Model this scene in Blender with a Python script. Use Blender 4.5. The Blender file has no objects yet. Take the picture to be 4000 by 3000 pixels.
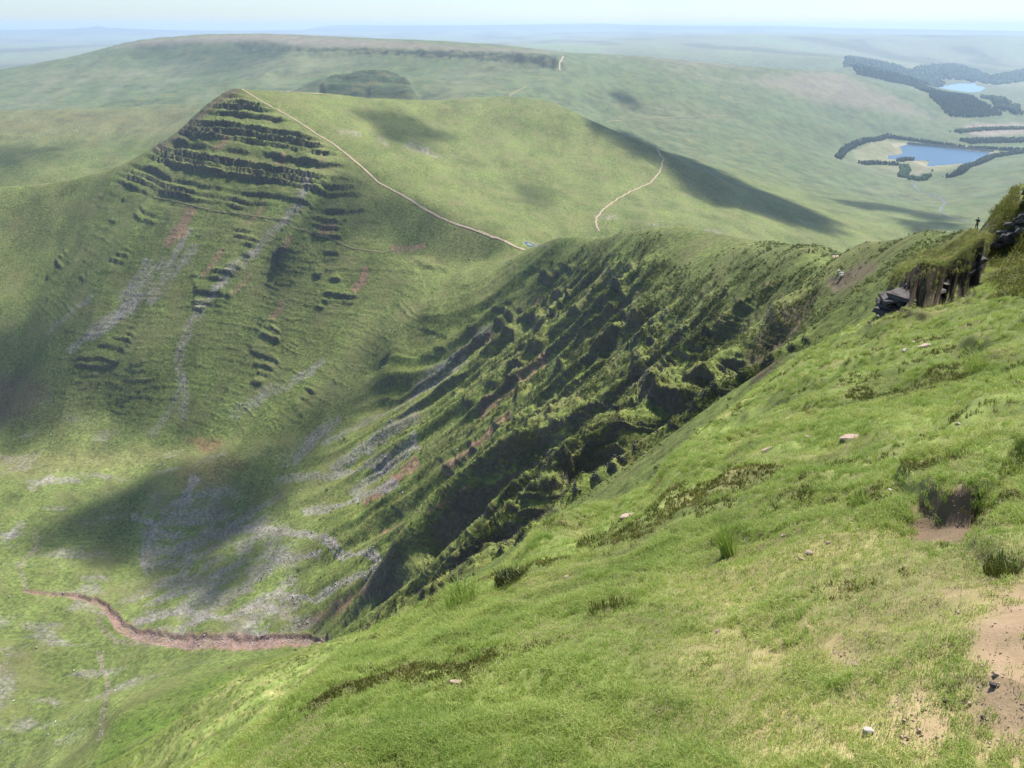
import bpy, math, random, time
import numpy as np
from mathutils import Vector, Matrix
from mathutils.bvhtree import BVHTree
T0 = time.time()
random.seed(7); RNG = np.random.default_rng(7)
SC = bpy.context.scene; COL = SC.collection
R = math.radians
# ------------------------------------------------------------------ camera, sky, sun, exposure
PITCH = R(23.4); FPX = 1791.0; CX, CY = 1106.0, 829.5
cam_d = bpy.data.cameras.new('camera'); cam = bpy.data.objects.new('camera', cam_d); COL.objects.link(cam)
cam.location = (0, 0, 0); cam.rotation_euler = (R(90) - PITCH, 0, 0)
cam_d.sensor_width = 36; cam_d.lens = FPX / 2212 * 36; cam_d.clip_start = 0.1; cam_d.clip_end = 120000
SC.camera = cam
SUN_AZ, SUN_EL = R(31), R(58)      # azimuth to the right of the camera's heading (+y)
SUN = Vector((math.sin(SUN_AZ) * math.cos(SUN_EL), math.cos(SUN_AZ) * math.cos(SUN_EL), math.sin(SUN_EL)))
world = bpy.data.worlds.new('World'); SC.world = world; world.use_nodes = True
wn = world.node_tree; wn.nodes.clear()
wo = wn.nodes.new('ShaderNodeOutputWorld'); wb = wn.nodes.new('ShaderNodeBackground')
sky = wn.nodes.new('ShaderNodeTexSky'); sky.sky_type = 'NISHITA'; sky.sun_disc = False
sky.sun_elevation = SUN_EL; sky.sun_rotation = SUN_AZ
sky.altitude = 800; sky.air_density = 1.0; sky.dust_density = 0.6; sky.ozone_density = 1.2
wb.inputs['Strength'].default_value = 0.074
tint = wn.nodes.new('ShaderNodeMix'); tint.data_type = 'RGBA'; tint.blend_type = 'MULTIPLY'; tint.inputs['Factor'].default_value = 1
tint.inputs['B'].default_value = (0.79, 0.91, 1.13, 1)
wn.links.new(sky.outputs[0], tint.inputs['A']); wn.links.new(tint.outputs['Result'], wb.inputs[0]); wn.links.new(wb.outputs[0], wo.inputs[0])
sl = bpy.data.lights.new('sun', 'SUN'); sl.energy = 4.6; sl.angle = R(0.5); sl.color = (1.0, 0.955, 0.88)
so = bpy.data.objects.new('sun', sl); COL.objects.link(so)
so.rotation_euler = SUN.to_track_quat('Z', 'Y').to_euler()
SC.view_settings.view_transform = 'Standard'; SC.view_settings.look = 'None'
SC.view_settings.exposure = 0.92; SC.view_settings.gamma = 1; SC.view_settings.use_curve_mapping = False
SC.render.engine = 'CYCLES'
SC.cycles.use_denoising = True
SC.cycles.max_bounces = 6; SC.cycles.diffuse_bounces = 2; SC.cycles.transparent_max_bounces = 16
SC.cycles.volume_bounces = 1
HAZE_D = 0.66e-4

# ------------------------------------------------------------------ noise and small helpers
PERM = np.random.default_rng(3).permutation(65536).astype(np.int64)
GA = np.random.default_rng(4).uniform(0, 2 * np.pi, 65536).astype(np.float32)
GX, GY = np.cos(GA), np.sin(GA)
def pn(x, y, seed=0):
    xi = np.floor(x).astype(np.int64); yi = np.floor(y).astype(np.int64)
    fx = (x - xi).astype(np.float32); fy = (y - yi).astype(np.float32)
    u = fx * fx * fx * (fx * (fx * 6 - 15) + 10); v = fy * fy * fy * (fy * (fy * 6 - 15) + 10)
    def g(ix, iy, dx, dy):
        h = PERM[(PERM[(ix + seed * 131) & 65535] + iy) & 65535]
        return GX[h] * dx + GY[h] * dy
    a = g(xi, yi, fx, fy); b = g(xi + 1, yi, fx - 1, fy)
    c = g(xi, yi + 1, fx, fy - 1); d = g(xi + 1, yi + 1, fx - 1, fy - 1)
    return (a + (b - a) * u + ((c + (d - c) * u) - (a + (b - a) * u)) * v) * 1.5
def fbm(x, y, o=4, seed=0, rough=0.5):
    s = 0; a = 1.0; n = 0
    for k in range(o):
        s = s + a * pn(x * 2 ** k + 17.3 * k, y * 2 ** k - 9.1 * k, seed + k); n += a; a *= rough
    return s / n
def ss(a, b, x):
    t = np.clip((x - a) / (b - a), 0, 1); return t * t * (3 - 2 * t)
CP, SP = math.cos(PITCH), math.sin(PITCH)
def ray(px, py):
    u = (px - CX) / FPX; v = (CY - py) / FPX
    return u, CP + v * SP, -SP + v * CP
def proj(x, y, z):
    d = np.maximum(y * CP - z * SP, 1e-3)
    return CX + FPX * x / d, CY - FPX * (y * SP + z * CP) / d, d
def polydist(px, py, pts):
    """distance to a polyline and the side-free closest parameter"""
    best = np.full(px.shape, 1e9, np.float32)
    for (ax, ay), (bx, by) in zip(pts[:-1], pts[1:]):
        dx, dy = bx - ax, by - ay; L = dx * dx + dy * dy + 1e-9
        t = np.clip(((px - ax) * dx + (py - ay) * dy) / L, 0, 1)
        best = np.minimum(best, np.hypot(px - ax - t * dx, py - ay - t * dy))
    return best
def polysd(px, py, pts):
    """signed distance to a polygon, positive inside"""
    d = polydist(px, py, list(pts) + [pts[0]])
    ins = np.zeros(px.shape, bool); n = len(pts)
    for i in range(n):
        ax, ay = pts[i]; bx, by = pts[(i + 1) % n]
        if ay == by: continue
        c = ((ay > py) != (by > py)) & (px < (bx - ax) * (py - ay) / (by - ay) + ax)
        ins ^= c
    return np.where(ins, d, -d)

# ------------------------------------------------------------------ the lie of the land: survey points
CA, CR, CT = [], [], []
def W(x, y, z):
    r = math.hypot(x, y); CA.append(math.atan2(x, y)); CR.append(math.log(r)); CT.append(-z / r)
def C(px, py, r, dt=0.0):
    x, y, z = ray(px, py); h = math.hypot(x, y)
    CA.append(math.atan2(x, y)); CR.append(math.log(r)); CT.append(-z / h + dt)
def Lp(pts, step=28, dt=0.0):
    for (a, b) in zip(pts[:-1], pts[1:]):
        n = max(1, int(math.hypot(b[0] - a[0], b[1] - a[1]) / step))
        for i in range(n):
            f = i / n
            C(a[0] + (b[0] - a[0]) * f, a[1] + (b[1] - a[1]) * f, math.exp(math.log(a[2]) + (math.log(b[2]) - math.log(a[2])) * f), dt)
    C(*pts[-1], dt)
def shade(pts, fac, dt, step=60):           # ground hidden behind a crest
    Lp([(a, b, r * fac) for a, b, r in pts], step, dt)
# far country
H1 = [(-500, 80, 30000), (0, 66, 30000), (120, 64, 29000), (165, 62, 26000), (190, 58, 26000), (212, 54, 26000), (240, 60, 26000), (330, 70, 28500), (600, 75, 29500), (690, 57, 30000), (730, 53, 30000), (1000, 55, 30000), (1120, 53, 30000), (1290, 50, 30000), (1450, 57, 30000), (1500, 55, 30000), (1700, 55, 30000), (1860, 64, 30000), (1960, 62, 30000), (2212, 70, 30000), (2700, 72, 30000)]
Lp(H1, 30); shade(H1, 1.2, 0.004)
Lp([(-500, 95, 19000), (0, 84, 19000), (400, 86, 19000), (700, 76, 19000), (1000, 74, 19000), (1300, 70, 18500), (1700, 71, 18000), (2212, 79, 18000), (2700, 80, 18000)], 90)
Lp([(-500, 120, 12000), (0, 110, 12000), (200, 103, 12500), (400, 100, 13000), (900, 94, 13500), (1120, 88, 13000), (1480, 79, 12500), (1600, 77, 12000), (1800, 86, 12000), (2212, 96, 12000), (2700, 100, 12000)], 60)
Lp([(-500, 160, 8000), (0, 146, 8000), (120, 140, 8000), (300, 130, 8500)], 60)
Lp([(900, 112, 8000), (1150, 102, 8000), (1350, 103, 8500), (1500, 106, 8500), (1640, 112, 8500), (1800, 120, 9000), (2000, 128, 10500), (2212, 130, 11000), (2600, 140, 11000)], 60)
WZ2 = -430.0; WZ1 = -432.0
def CZ(px, py, z): 
    x, y, zz = ray(px, py); h = math.hypot(x, y); C(px, py, -z / (-zz / h) * -1 if False else (-z) / (-zz / h))
for q in [(2020, 188), (2060, 181), (2100, 182), (2110, 190), (2080, 200), (2060, 198)]: CZ(q[0], q[1], WZ2 - 1)
# left range: skyline, plateau edge, foot
SK = [(-500, 230, 4300), (-200, 180, 4400), (0, 150, 4500), (130, 130, 4500), (200, 112, 4500), (260, 94, 4500), (310, 84, 4500), (400, 78, 4600), (560, 73, 4700), (660, 77, 4700), (760, 83, 4600), (860, 94, 4500), (1000, 103, 4400), (1110, 110, 4200), (1240, 113, 4000)]
Lp(SK, 30); shade(SK, 1.13, 0.006)
Lp([(300, 95, 4100), (420, 91, 4000), (520, 90, 3950), (590, 93, 3800), (637, 99, 3600), (800, 106, 3300), (950, 108, 3150), (1100, 114, 3050), (1200, 120, 3000)], 25)
Lp([(300, 130, 3900), (420, 122, 3800), (520, 118, 3750), (600, 116, 3600), (640, 124, 3350), (800, 135, 3120), (950, 140, 2980), (1100, 146, 2880), (1180, 152, 2820)], 30)
Lp([(-500, 250, 3000), (0, 236, 2900), (200, 232, 2900), (400, 215, 2950), (500, 190, 3000), (600, 175, 3000), (700, 160, 3000)], 50)
Lp([(-200, 205, 3500), (0, 190, 3500), (200, 175, 3550), (350, 165, 3500), (450, 158, 3400)], 60)
Lp([(250, 222, 2700), (350, 202, 2800), (480, 180, 2900), (600, 155, 3050), (635, 130, 3250)], 30, -0.002)
# the small cliffed top between
FB = [(560, 215, 2300), (640, 195, 2420), (700, 175, 2500), (760, 163, 2540), (830, 160, 2560), (870, 172, 2480), (895, 195, 2380), (908, 219, 2300)]
Lp(FB, 14); shade(FB[:5], 1.12, 0.006)
Lp([(600, 226, 2250), (700, 222, 2300), (797, 222, 2330), (880, 226, 2230)], 25)
Lp([(796, 166, 2520), (797, 190, 2400), (797, 222, 2290)], 10)
Lp([(880, 170, 2700), (1000, 163, 2850), (1100, 158, 2900), (1200, 154, 2900)], 30)
Lp([(1212, 122, 3200), (1206, 150, 2900)], 12)
# first ridge over the next valley
RG = [(-500, 260, 2000), (-200, 240, 2000), (0, 237, 2000), (200, 233, 2000), (330, 228, 2020), (430, 222, 2050), (520, 222, 2050)]
Lp(RG, 30); shade(RG, 1.16, 0.02)
Lp([(-500, 330, 1750), (0, 310, 1780), (200, 300, 1800), (350, 270, 1850)], 50)
Lp([(-500, 450, 1560), (0, 410, 1560), (120, 402, 1580), (240, 372, 1620), (330, 325, 1680), (430, 260, 1750)], 40)
# pyramid hill: left ridge, summit, right crest, cliff rim
KL = [(-500, 420, 1350), (-200, 406, 1320), (0, 403, 1300), (80, 398, 1280), (150, 389, 1260), (240, 364, 1220), (290, 340, 1195), (345, 308, 1180), (385, 280, 1172), (430, 238, 1166), (470, 207, 1162), (505, 188, 1160)]
Lp(KL, 12); shade(KL, 1.05, 0.022, 30); shade(KL, 1.16, 0.05, 60)
KR = [(505, 188, 1160), (560, 194, 1190), (640, 199, 1250), (760, 207, 1350), (830, 211, 1420), (900, 215, 1500), (960, 217, 1560), (1040, 212, 1620), (1100, 209, 1640), (1170, 214, 1640), (1230, 235, 1600), (1270, 257, 1560), (1350, 290, 1500), (1430, 326, 1440), (1500, 366, 1400)]
Lp(KR, 18); shade(KR[:13], 1.1, 0.014, 40); shade(KR[:13], 1.3, 0.02, 60)
PTH = [(520, 190, 1156), (560, 210, 1140), (600, 238, 1115), (650, 268, 1085), (690, 292, 1060), (740, 325, 1030), (790, 365, 990), (830, 395, 962), (870, 418, 940), (920, 446, 915), (980, 478, 885), (1040, 502, 855), (1090, 520, 828), (1137, 540, 800)]
Lp(PTH, 16)
RIM = [(505, 192, 1152), (545, 218, 1125), (590, 248, 1098), (640, 280, 1068), (690, 315, 1036), (735, 350, 1000), (748, 372, 982), (770, 392, 962), (790, 440, 930), (810, 490, 900), (860, 540, 868), (950, 565, 842), (1050, 562, 822)]
Lp(RIM, 16)
# north face
Lp([(345, 312, 1170), (330, 400, 1100), (260, 520, 1030), (160, 700, 960), (60, 850, 930)], 30)
Lp([(470, 230, 1120), (450, 300, 1080), (430, 400, 1030), (400, 520, 975), (350, 650, 925), (300, 780, 880), (240, 900, 860)], 30)
Lp([(520, 240, 1108), (530, 320, 1055), (530, 420, 1000), (510, 520, 955), (480, 640, 905), (450, 760, 860), (410, 880, 820), (380, 950, 800)], 30)
Lp([(610, 290, 1066), (620, 350, 1022), (625, 430, 975), (610, 500, 935), (580, 600, 895), (550, 720, 845), (520, 840, 800), (500, 930, 765)], 30)
Lp([(705, 345, 1000), (700, 385, 965), (690, 430, 935), (665, 470, 915), (600, 530, 905)], 20)
Lp([(720, 400, 940), (730, 480, 895), (720, 580, 855), (690, 700, 810), (650, 820, 760), (600, 930, 715)], 30)
Lp([(850, 560, 850), (840, 640, 810), (800, 740, 760), (740, 850, 715), (680, 950, 675)], 30)
Lp([(1137, 548, 790), (1000, 590, 790), (930, 650, 755), (860, 740, 725), (790, 850, 690), (720, 950, 655), (650, 1020, 640)], 30)
Lp([(0, 500, 1230), (0, 600, 1160), (0, 700, 1080), (0, 850, 980), (0, 930, 930)], 40)
Lp([(-500, 500, 1250), (-500, 900, 980), (-500, 1100, 850), (-500, 1500, 640), (-500, 1800, 540)], 80)
Lp([(150, 420, 1230), (120, 520, 1170), (60, 680, 1080)], 40)
# cwm floor
Lp([(0, 1000, 870), (120, 990, 840), (250, 985, 805), (380, 975, 782)], 50)
Lp([(0, 1100, 770), (200, 1090, 730), (380, 1080, 690), (520, 1040, 670)], 50)
Lp([(0, 1250, 660), (200, 1240, 630), (400, 1200, 620), (560, 1150, 580), (700, 1110, 545)], 50)
Lp([(0, 1400, 565), (200, 1380, 545), (330, 1350, 530), (500, 1300, 500), (640, 1250, 485)], 50)
Lp([(0, 1550, 485), (150, 1520, 475), (300, 1450, 470), (480, 1420, 440), (600, 1400, 425), (680, 1375, 420)], 50)
Lp([(0, 1750, 400), (100, 1659, 400), (200, 1600, 395), (230, 1520, 415)], 50)
# grassy spur low in the frame
Lp([(680, 1400, 395), (560, 1430, 390), (400, 1480, 385), (260, 1540, 375)], 30)
Lp([(640, 1440, 335), (500, 1520, 320), (350, 1600, 310), (200, 1700, 310)], 40)
Lp([(600, 1500, 250), (450, 1600, 240), (330, 1700, 230)], 40)
# head wall crest
CR_ = [(2105, 494, 150), (2040, 502, 185), (1950, 512, 235), (1860, 540, 290), (1838, 560, 350), (1780, 556, 385), (1700, 538, 430), (1600, 515, 475), (1540, 500, 500), (1480, 490, 525), (1430, 490, 548), (1380, 495, 575), (1330, 502, 620), (1290, 509, 680), (1210, 513, 730), (1160, 527, 765), (1137, 541, 800)]
Lp(CR_, 12); shade(CR_[:14], 1.08, 0.035, 30); shade(CR_[:4], 1.3, 0.09, 40); shade(CR_[4:14], 1.3, 0.075, 40)
# head wall sections, from crest to foot (x falls to the left)
def sec(y, x0, z0, x1, z1, conc=0.8, n=7):
    for i in range(1, n):
        f = i / n; W(x0 + (x1 - x0) * f, y, z0 + (z1 - z0) * f ** conc)
sec(700, 66, -165, -150, -322); sec(620, 86, -138, -165, -342); sec(545, 100, -119, -175, -357)
sec(480, 108, -108, -170, -352); sec(410, 112, -96, -140, -345); sec(340, 110, -84, -135, -335); sec(280, 108, -70, -120, -300)
sec(220, 96, -54, -80, -225); sec(170, 82, -38, -60, -165); sec(130, 70, -28, -40, -120)
sec(95, 50, -20, -35, -95, 0.9, 5)
W(-45, 60, -70); W(-20, 45, -42); W(-90, 60, -120); W(-120, 150, -225); W(-60, 20, -75); W(-25, 12, -27); W(-150, 200, -275); W(-150, 60, -200); W(-250, 60, -300); W(-300, 200, -360); W(5, 55, -36); W(-5, 80, -68); W(20, 75, -40)
def Wl(pts, step=9):
    for a, b in zip(pts[:-1], pts[1:]):
        n = max(1, int(math.dist(a, b) / step))
        for i in range(n + (b is pts[-1])): W(*[a[k] + (b[k] - a[k]) * i / n for k in range(3)])
Wl([(112, 264, -66), (90, 256, -80), (55, 238, -97), (16, 222, -121), (-30, 214, -165), (-80, 214, -226)])
Wl([(98, 226, -58), (80, 215, -80), (50, 202, -106), (15, 192, -143), (-30, 188, -185)])
Wl([(110, 312, -78), (89, 302, -99), (55, 287, -121), (19, 272, -146), (-30, 262, -190), (-85, 262, -248)])
Wl([(104, 283, -76), (80, 276, -106), (40, 258, -146), (0, 244, -184), (-60, 238, -222)])
Wl([(108, 392, -98), (66, 382, -137), (36, 371, -158), (0, 362, -186), (-60, 352, -238)])
Wl([(104, 345, -92), (70, 338, -138), (30, 325, -178), (-20, 315, -216), (-80, 310, -262)])
Wl([(104, 430, -112), (70, 425, -152), (30, 418, -190), (-30, 410, -240)])
# foreground slope: its brink, then the drop behind it
FE = [(100, 1950, 2.4), (300, 1790, 2.9), (440, 1665, 3.4), (585, 1540, 4.4), (665, 1460, 5.4), (760, 1385, 6.5), (850, 1335, 7.4), (930, 1290, 8.3), (1013, 1252, 9.2), (1098, 1215, 10.5), (1160, 1135, 12), (1230, 1095, 14), (1310, 1083, 16), (1420, 1045, 18), (1440, 1000, 21), (1500, 932, 24), (1560, 890, 27), (1650, 818, 31), (1720, 768, 35), (1800, 722, 37), (1900, 668, 40)]
Lp(FE, 25); shade(FE, 1.25, 0.05, 40); shade(FE[:18], 1.7, 0.12, 60)
FT = [(1900, 668, 40), (1960, 600, 43), (2050, 560, 47), (2100, 515, 55), (2118, 480, 62), (2150, 445, 64), (2190, 410, 66), (2212, 395, 66), (2300, 330, 66), (2500, 250, 66)]
Lp(FT, 20); shade(FT, 1.15, 0.03, 40); shade(FT[3:], 1.6, 0.08, 60)
def plane(x, y): return -1.62 + 0.44 * x - 0.34 * y
for a in range(-180, 181, 20):
    for r in (0.4, 1.0, 1.7):
        x, y = r * math.sin(R(a)), r * math.cos(R(a)); W(x, y, plane(x, y) if abs(a) < 90 else plane(x, y))
Lp([(1106, 1700, 2.0), (1106, 1500, 2.75), (1106, 1350, 4.2), (1150, 1250, 6.2), (1230, 1150, 9.5)], 60)
Lp([(700, 1700, 2.1), (720, 1550, 3.0), (760, 1450, 4.4)], 60)
Lp([(1600, 1700, 1.9), (1600, 1450, 2.8), (1600, 1250, 4.2), (1600, 1050, 7.5), (1600, 930, 14)], 60)
Lp([(2100, 1700, 1.8), (2100, 1450, 2.4), (2100, 1250, 3.3), (2100, 1100, 4.7), (2080, 950, 7.5), (2050, 800, 13), (2050, 700, 22), (2080, 600, 34)], 60)
Lp([(2500, 1300, 3.0), (2500, 1000, 5.5), (2500, 700, 13), (2500, 450, 35)], 80)
# beyond the head wall: back slopes and moor
Lp([(1290, 500, 1000), (1400, 486, 1020), (1480, 482, 1030), (1600, 505, 1090), (1700, 528, 1120), (1800, 548, 1130), (1850, 548, 1150), (1950, 508, 1450), (2100, 490, 1600)], 30)
Lp([(850, 300, 1180), (950, 330, 1200), (1050, 370, 1180), (1150, 410, 1120), (1230, 450, 1060)], 40)
Lp([(800, 250, 1260), (950, 265, 1400), (1100, 280, 1450), (1250, 320, 1400), (1350, 370, 1320), (1450, 420, 1250)], 40)
Lp([(900, 380, 1020), (1000, 430, 960), (1100, 480, 900), (1180, 500, 900)], 40)
Lp([(1400, 440, 1150), (1550, 460, 1200), (1700, 500, 1180)], 40)
Lp([(1500, 380, 1550), (1650, 420, 1550), (1800, 460, 1600), (1900, 480, 1600)], 40)
Lp([(1450, 330, 1900), (1600, 370, 1950), (1750, 400, 2050), (1900, 430, 2150), (1980, 440, 2150)], 50)
Lp([(1300, 250, 2600), (1450, 270, 2600), (1600, 300, 2600), (1750, 330, 2700), (1850, 360, 2900)], 50)
Lp([(1000, 200, 2300), (1150, 190, 2500), (1250, 210, 2600)], 50, -0.001)
Lp([(1250, 160, 3100), (1400, 190, 3100), (1550, 220, 3200), (1700, 255, 3300), (1800, 275, 3500)], 50)
MS = [(1220, 114, 3900), (1310, 116, 4000), (1400, 122, 4100), (1500, 132, 4200), (1600, 142, 4350), (1700, 149, 4600), (1800, 153, 4800)]
Lp(MS, 30); shade(MS, 1.15, 0.012, 50); shade(MS, 1.4, 0.014, 80)
Lp([(1800, 153, 4800), (1880, 175, 4700), (1960, 205, 4600), (2040, 235, 4500), (2120, 252, 4500), (2212, 262, 4500)], 40)
Lp([(1840, 140, 6200), (1950, 165, 6200), (2050, 210, 6000), (2212, 215, 6200)], 50)
Lp([(1800, 125, 7500), (1950, 145, 8300), (2150, 160, 8900), (2300, 165, 8900)], 50)
Lp([(2170, 200, 6900), (2212, 195, 6900), (2400, 210, 6900)], 50)
Lp([(1950, 270, 4000), (2050, 275, 4150), (2150, 280, 4200), (2212, 285, 4200)], 50)
for q in [(1925, 312), (1940, 335), (1900, 338), (1960, 345), (2000, 355), (2040, 352), (2080, 345), (2110, 335), (2140, 328), (2050, 320), (1980, 313), (2020, 335)]: CZ(q[0], q[1], WZ1 - 1.5)
for q in [(1850, 330), (1880, 350), (1910, 300), (1950, 372)]: CZ(q[0], q[1], WZ1 + 4)
for q in [(1980, 360), (2060, 362), (2100, 350), (2150, 335), (2130, 320), (2000, 308)]: CZ(q[0], q[1], WZ1 + 3)
Lp([(2000, 395, 2700), (2060, 440, 2250), (2085, 470, 1900)], 30)
Lp([(2140, 370, 2700), (2212, 345, 2900), (2400, 330, 2900)], 50)
Lp([(2120, 440, 2050), (2200, 400, 2200), (2400, 380, 2200)], 50)
Lp([(1780, 300, 3300), (1830, 345, 3050), (1900, 375, 2850)], 40)
# all round, out of the frame
for a in list(range(-180, -44, 15)) + list(range(45, 181, 15)):
    sa, ca = math.sin(R(a)), math.cos(R(a)); left = a < 0
    up = 0.5 - 0.5 * math.cos(R(a)) if not left or a < -150 else max(0, (-a - 110) / 40)
    for r in (6, 15, 40, 120, 350):
        base = plane(r * sa, r * ca)
        cap = {6: 2.2, 15: 5, 40: 9, 120: 4, 350: -90}[r]
        z = min(base, cap)
        if left and a > -125: z = min(z, {6: -4.5, 15: -15, 40: -45, 120: -125, 350: -330}[r])
        W(r * sa, r * ca, z)
    for r, z in ((900, -330 if left else -300), (2000, -330), (4500, -330), (9000, -380), (18000, -280), (30000, -160), (36000, -260)):
        W(r * sa, r * ca, z)
pts = np.array([CA, CR, CT], np.float64).T
key = np.round(pts[:, :2] * 900).astype(int); _, ix = np.unique(key, axis=0, return_index=True); pts = pts[np.sort(ix)]
N = len(pts)
def kern(d): return d
D = np.hypot(pts[:, None, 0] - pts[None, :, 0], pts[:, None, 1] - pts[None, :, 1])
A = np.zeros((N + 1, N + 1)); A[:N, :N] = D - 2e-4 * np.eye(N); A[:N, N] = 1; A[N, :N] = 1
wts = np.linalg.solve(A, np.append(pts[:, 2], 0))
# coarse field
ga = np.concatenate([np.linspace(-np.pi, R(-44), 32, endpoint=False), np.linspace(R(-44), R(44), 480), np.linspace(R(44), np.pi, 33)[1:]])
RMAX = 35000.0
gl = np.concatenate([np.linspace(math.log(0.45), math.log(60), 230, endpoint=False), np.linspace(math.log(60), math.log(300), 120, endpoint=False), np.linspace(math.log(300), math.log(1750), 420, endpoint=False), np.linspace(math.log(1750), math.log(RMAX), 260)])
G = np.empty((len(ga), len(gl)), np.float64)
PA, PR, WW = pts[:, 0].astype(np.float32), pts[:, 1].astype(np.float32), wts[:N]
W32 = WW.astype(np.float64)
for i, a in enumerate(ga):
    da = (a - PA) ** 2
    d = np.sqrt(da[None, :] + (gl[:, None].astype(np.float32) - PR[None, :]) ** 2)
    G[i] = d @ W32 + wts[N]
print('rbf', N, round(time.time() - T0, 1))
# ------------------------------------------------------------------ terrain grid: rows follow the relief
STR = [(700, 1384), (640, 1386), (560, 1392), (470, 1393), (380, 1392), (300, 1378), (262, 1360), (240, 1330), (228, 1310), (170, 1292), (90, 1284), (50, 1278)]
def normals(X, Y, Z):
    ax, ay, az = [np.gradient(v, axis=0) for v in (X, Y, Z)]; bx, by, bz = [np.gradient(v, axis=1) for v in (X, Y, Z)]
    nx = ay * bz - az * by; ny = az * bx - ax * bz; nz = ax * by - ay * bx
    s = np.sign(nz); s[s == 0] = 1; l = np.sqrt(nx * nx + ny * ny + nz * nz) + 1e-12
    return nx / l * s, ny / l * s, nz / l * s
def beds(z, per, phase, sharp, strike, seed, base=0.35, gain=1.6):
    """a rock face of beds: each bed a steep riser over a gentler ledge, some beds strong, some missing"""
    z = z + 0.32 * per * np.sin(z / per * 1.7 + seed)
    q = (z + phase) / per; k = np.floor(q); f = q - k
    amp = np.clip(base + gain * pn(k * 7.31 + 0.5, strike, seed) + 0.5 * pn(strike * 4, k * 3.7 + 0.3, seed + 1), 0, 0.92)
    return amp * (ss(0.0, sharp, f) - f) * per
def onplane(px, py, z0):
    x, y, z = ray(px, py); k = z0 / z; return (x * k, y * k)
LAKE1 = [onplane(a, b, WZ1) for a, b in [(1944, 317), (1956, 313), (1982, 313), (2070, 322), (2140, 329), (2136, 335), (2114, 346), (2088, 355), (2060, 355), (2022, 358), (2008, 362), (2002, 357), (2008, 349), (1996, 346), (1970, 347), (1940, 345), (1918, 343), (1919, 336), (1940, 335), (1951, 331)]]
LAKE2 = [onplane(a, b, WZ2) for a, b in [(2020, 188), (2070, 180), (2106, 179), (2110, 185), (2132, 189), (2116, 198), (2076, 201), (2050, 195)]]
def relief(X, Y, Z, RR, AZ, lod):
    PX, PY, _ = proj(X, Y, Z); M = {}
    front = (np.abs(AZ) < R(46))
    def rng(a, b, soft=0.12): return ss(a * (1 - soft), a, RR) * (1 - ss(b, b * (1 + soft), RR)) * front
    xc = np.interp(Y, [0, 131, 180, 267, 330, 509, 676, 750, 800], [40, 73, 88, 114, 116, 107, 74, 50, 23])
    xf = np.interp(Y, [60, 130, 220, 300, 400, 545, 640, 760], [-200, -200, -190, -185, -140, -175, -175, -120])
    wall = ss(4, 45, xc - X) * ss(-30, 70, X - xf) * ss(95, 150, Y + 0.2 * X) * (1 - ss(660, 790, Y)) * front * ss(58, 100, RR)
    kf = polysd(PX, PY, [(505, 186), (560, 215), (640, 262), (700, 310), (752, 345), (765, 380), (800, 440), (880, 545), (1000, 560), (960, 640), (860, 760), (760, 860), (600, 960), (380, 1000), (120, 900), (60, 620), (200, 420), (330, 320)])
    kface = ss(-12, 30, kf) * rng(650, 1190, 0.03)
    # ribs and gullies down the head wall
    wy = Y + 7 * fbm(X / 80, Y / 80, 3, 11) + 0.10 * X
    r1 = 1 - 2.2 * np.abs(pn(wy / 88.0 + 0.15, X / 520 + 3, 21)); r2 = 1 - 2.2 * np.abs(pn(wy / 36.0, X / 260, 22)); r3 = 1 - 2 * np.abs(pn(wy / 14.0 + 0.4 * fbm(X / 30, Y / 30, 2, 8), X / 110, 23))
    lo = ss(-290, -330, Z)
    Z = Z + wall * ((11 * r1 - 4) * ss(390, 470, Y) * (1 - 0.5 * lo) + (7.5 * r2 + 3.2 * r3 - 4) * (1 - 0.4 * lo))
    kw = X - (Y - 950) * (0.15 + 0.49 * ss(-480, -250, X)) + 8 * fbm(X / 60, Y / 60, 2, 30)
    kr = 1 - 2 * np.abs(pn(kw / 70 + 0.3 * fbm(X / 120, Y / 120, 2, 31), Y / 700, 32))
    kr2 = 1 - 2 * np.abs(pn(kw / 24, Y / 300, 33))
    Z = Z + kface * (2.6 * kr + 1.1 * kr2 - 1.0) * ss(-60, -130, Z)
    dip = 0.10 * X + 0.03 * Y
    bed = Z + dip + 1.6 * fbm(X / 40, Y / 40, 3, 41) + 0.9 * fbm(X / 6, Y / 6, 2, 42)
    kst = kface * ss(-205, -150, Z + 16 * fbm(X / 60, Y / 60, 2, 43))
    klow = kface * (1 - kst) * ss(0.20, 0.34, fbm(X / 55, Y / 55, 3, 45)) * ss(-345, -320, Z)
    dz = (kst + 0.45 * klow) * beds(bed, 8.6, 4.0, 0.17, X / 130, 31, 0.78, 0.75) + kface * 0.5 * beds(Z + 1.5 * fbm(X / 14, Y / 14, 2, 47), 3.1, 0, 0.3, X / 30, 36, 0.4, 1.0)
    up = 1 - ss(85, 165, xc - X)
    wst = wall * (0.12 + 0.88 * up) * ss(-0.10, 0.20, fbm(X / 45, Y / 45, 3, 46)) * ss(-330, -285, Z)
    dz = dz + wst * beds(bed, 11.0, 2.0, 0.18, Y / 60, 51, 0.25, 1.1)
    dz = dz + wall * (0.3 + 0.7 * up) * beds(Z + 0.9 * fbm(X / 7, Y / 7, 2, 57), 2.3, 0, 0.32, Y / 12, 58, 0.45, 0.9) * (1 - 0.5 * ss(300, 600, RR))
    fcl = rng(2150, 2620) * ss(-4, 10, polysd(PX, PY, [(630, 200), (690, 176), (760, 161), (840, 158), (880, 172), (910, 220), (880, 224), (700, 218), (690, 195)]))
    rim2 = rng(2700, 4300) * (1 - ss(6, 14, polydist(PX, PY, [(510, 100), (600, 104), (640, 114), (800, 114), (950, 117), (1100, 124), (1190, 132)])))
    lface = rng(1500, 2000) * ss(-20, 25, polysd(PX, PY, [(-60, 305), (60, 300), (190, 322), (180, 352), (60, 368), (-60, 372)]))
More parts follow.
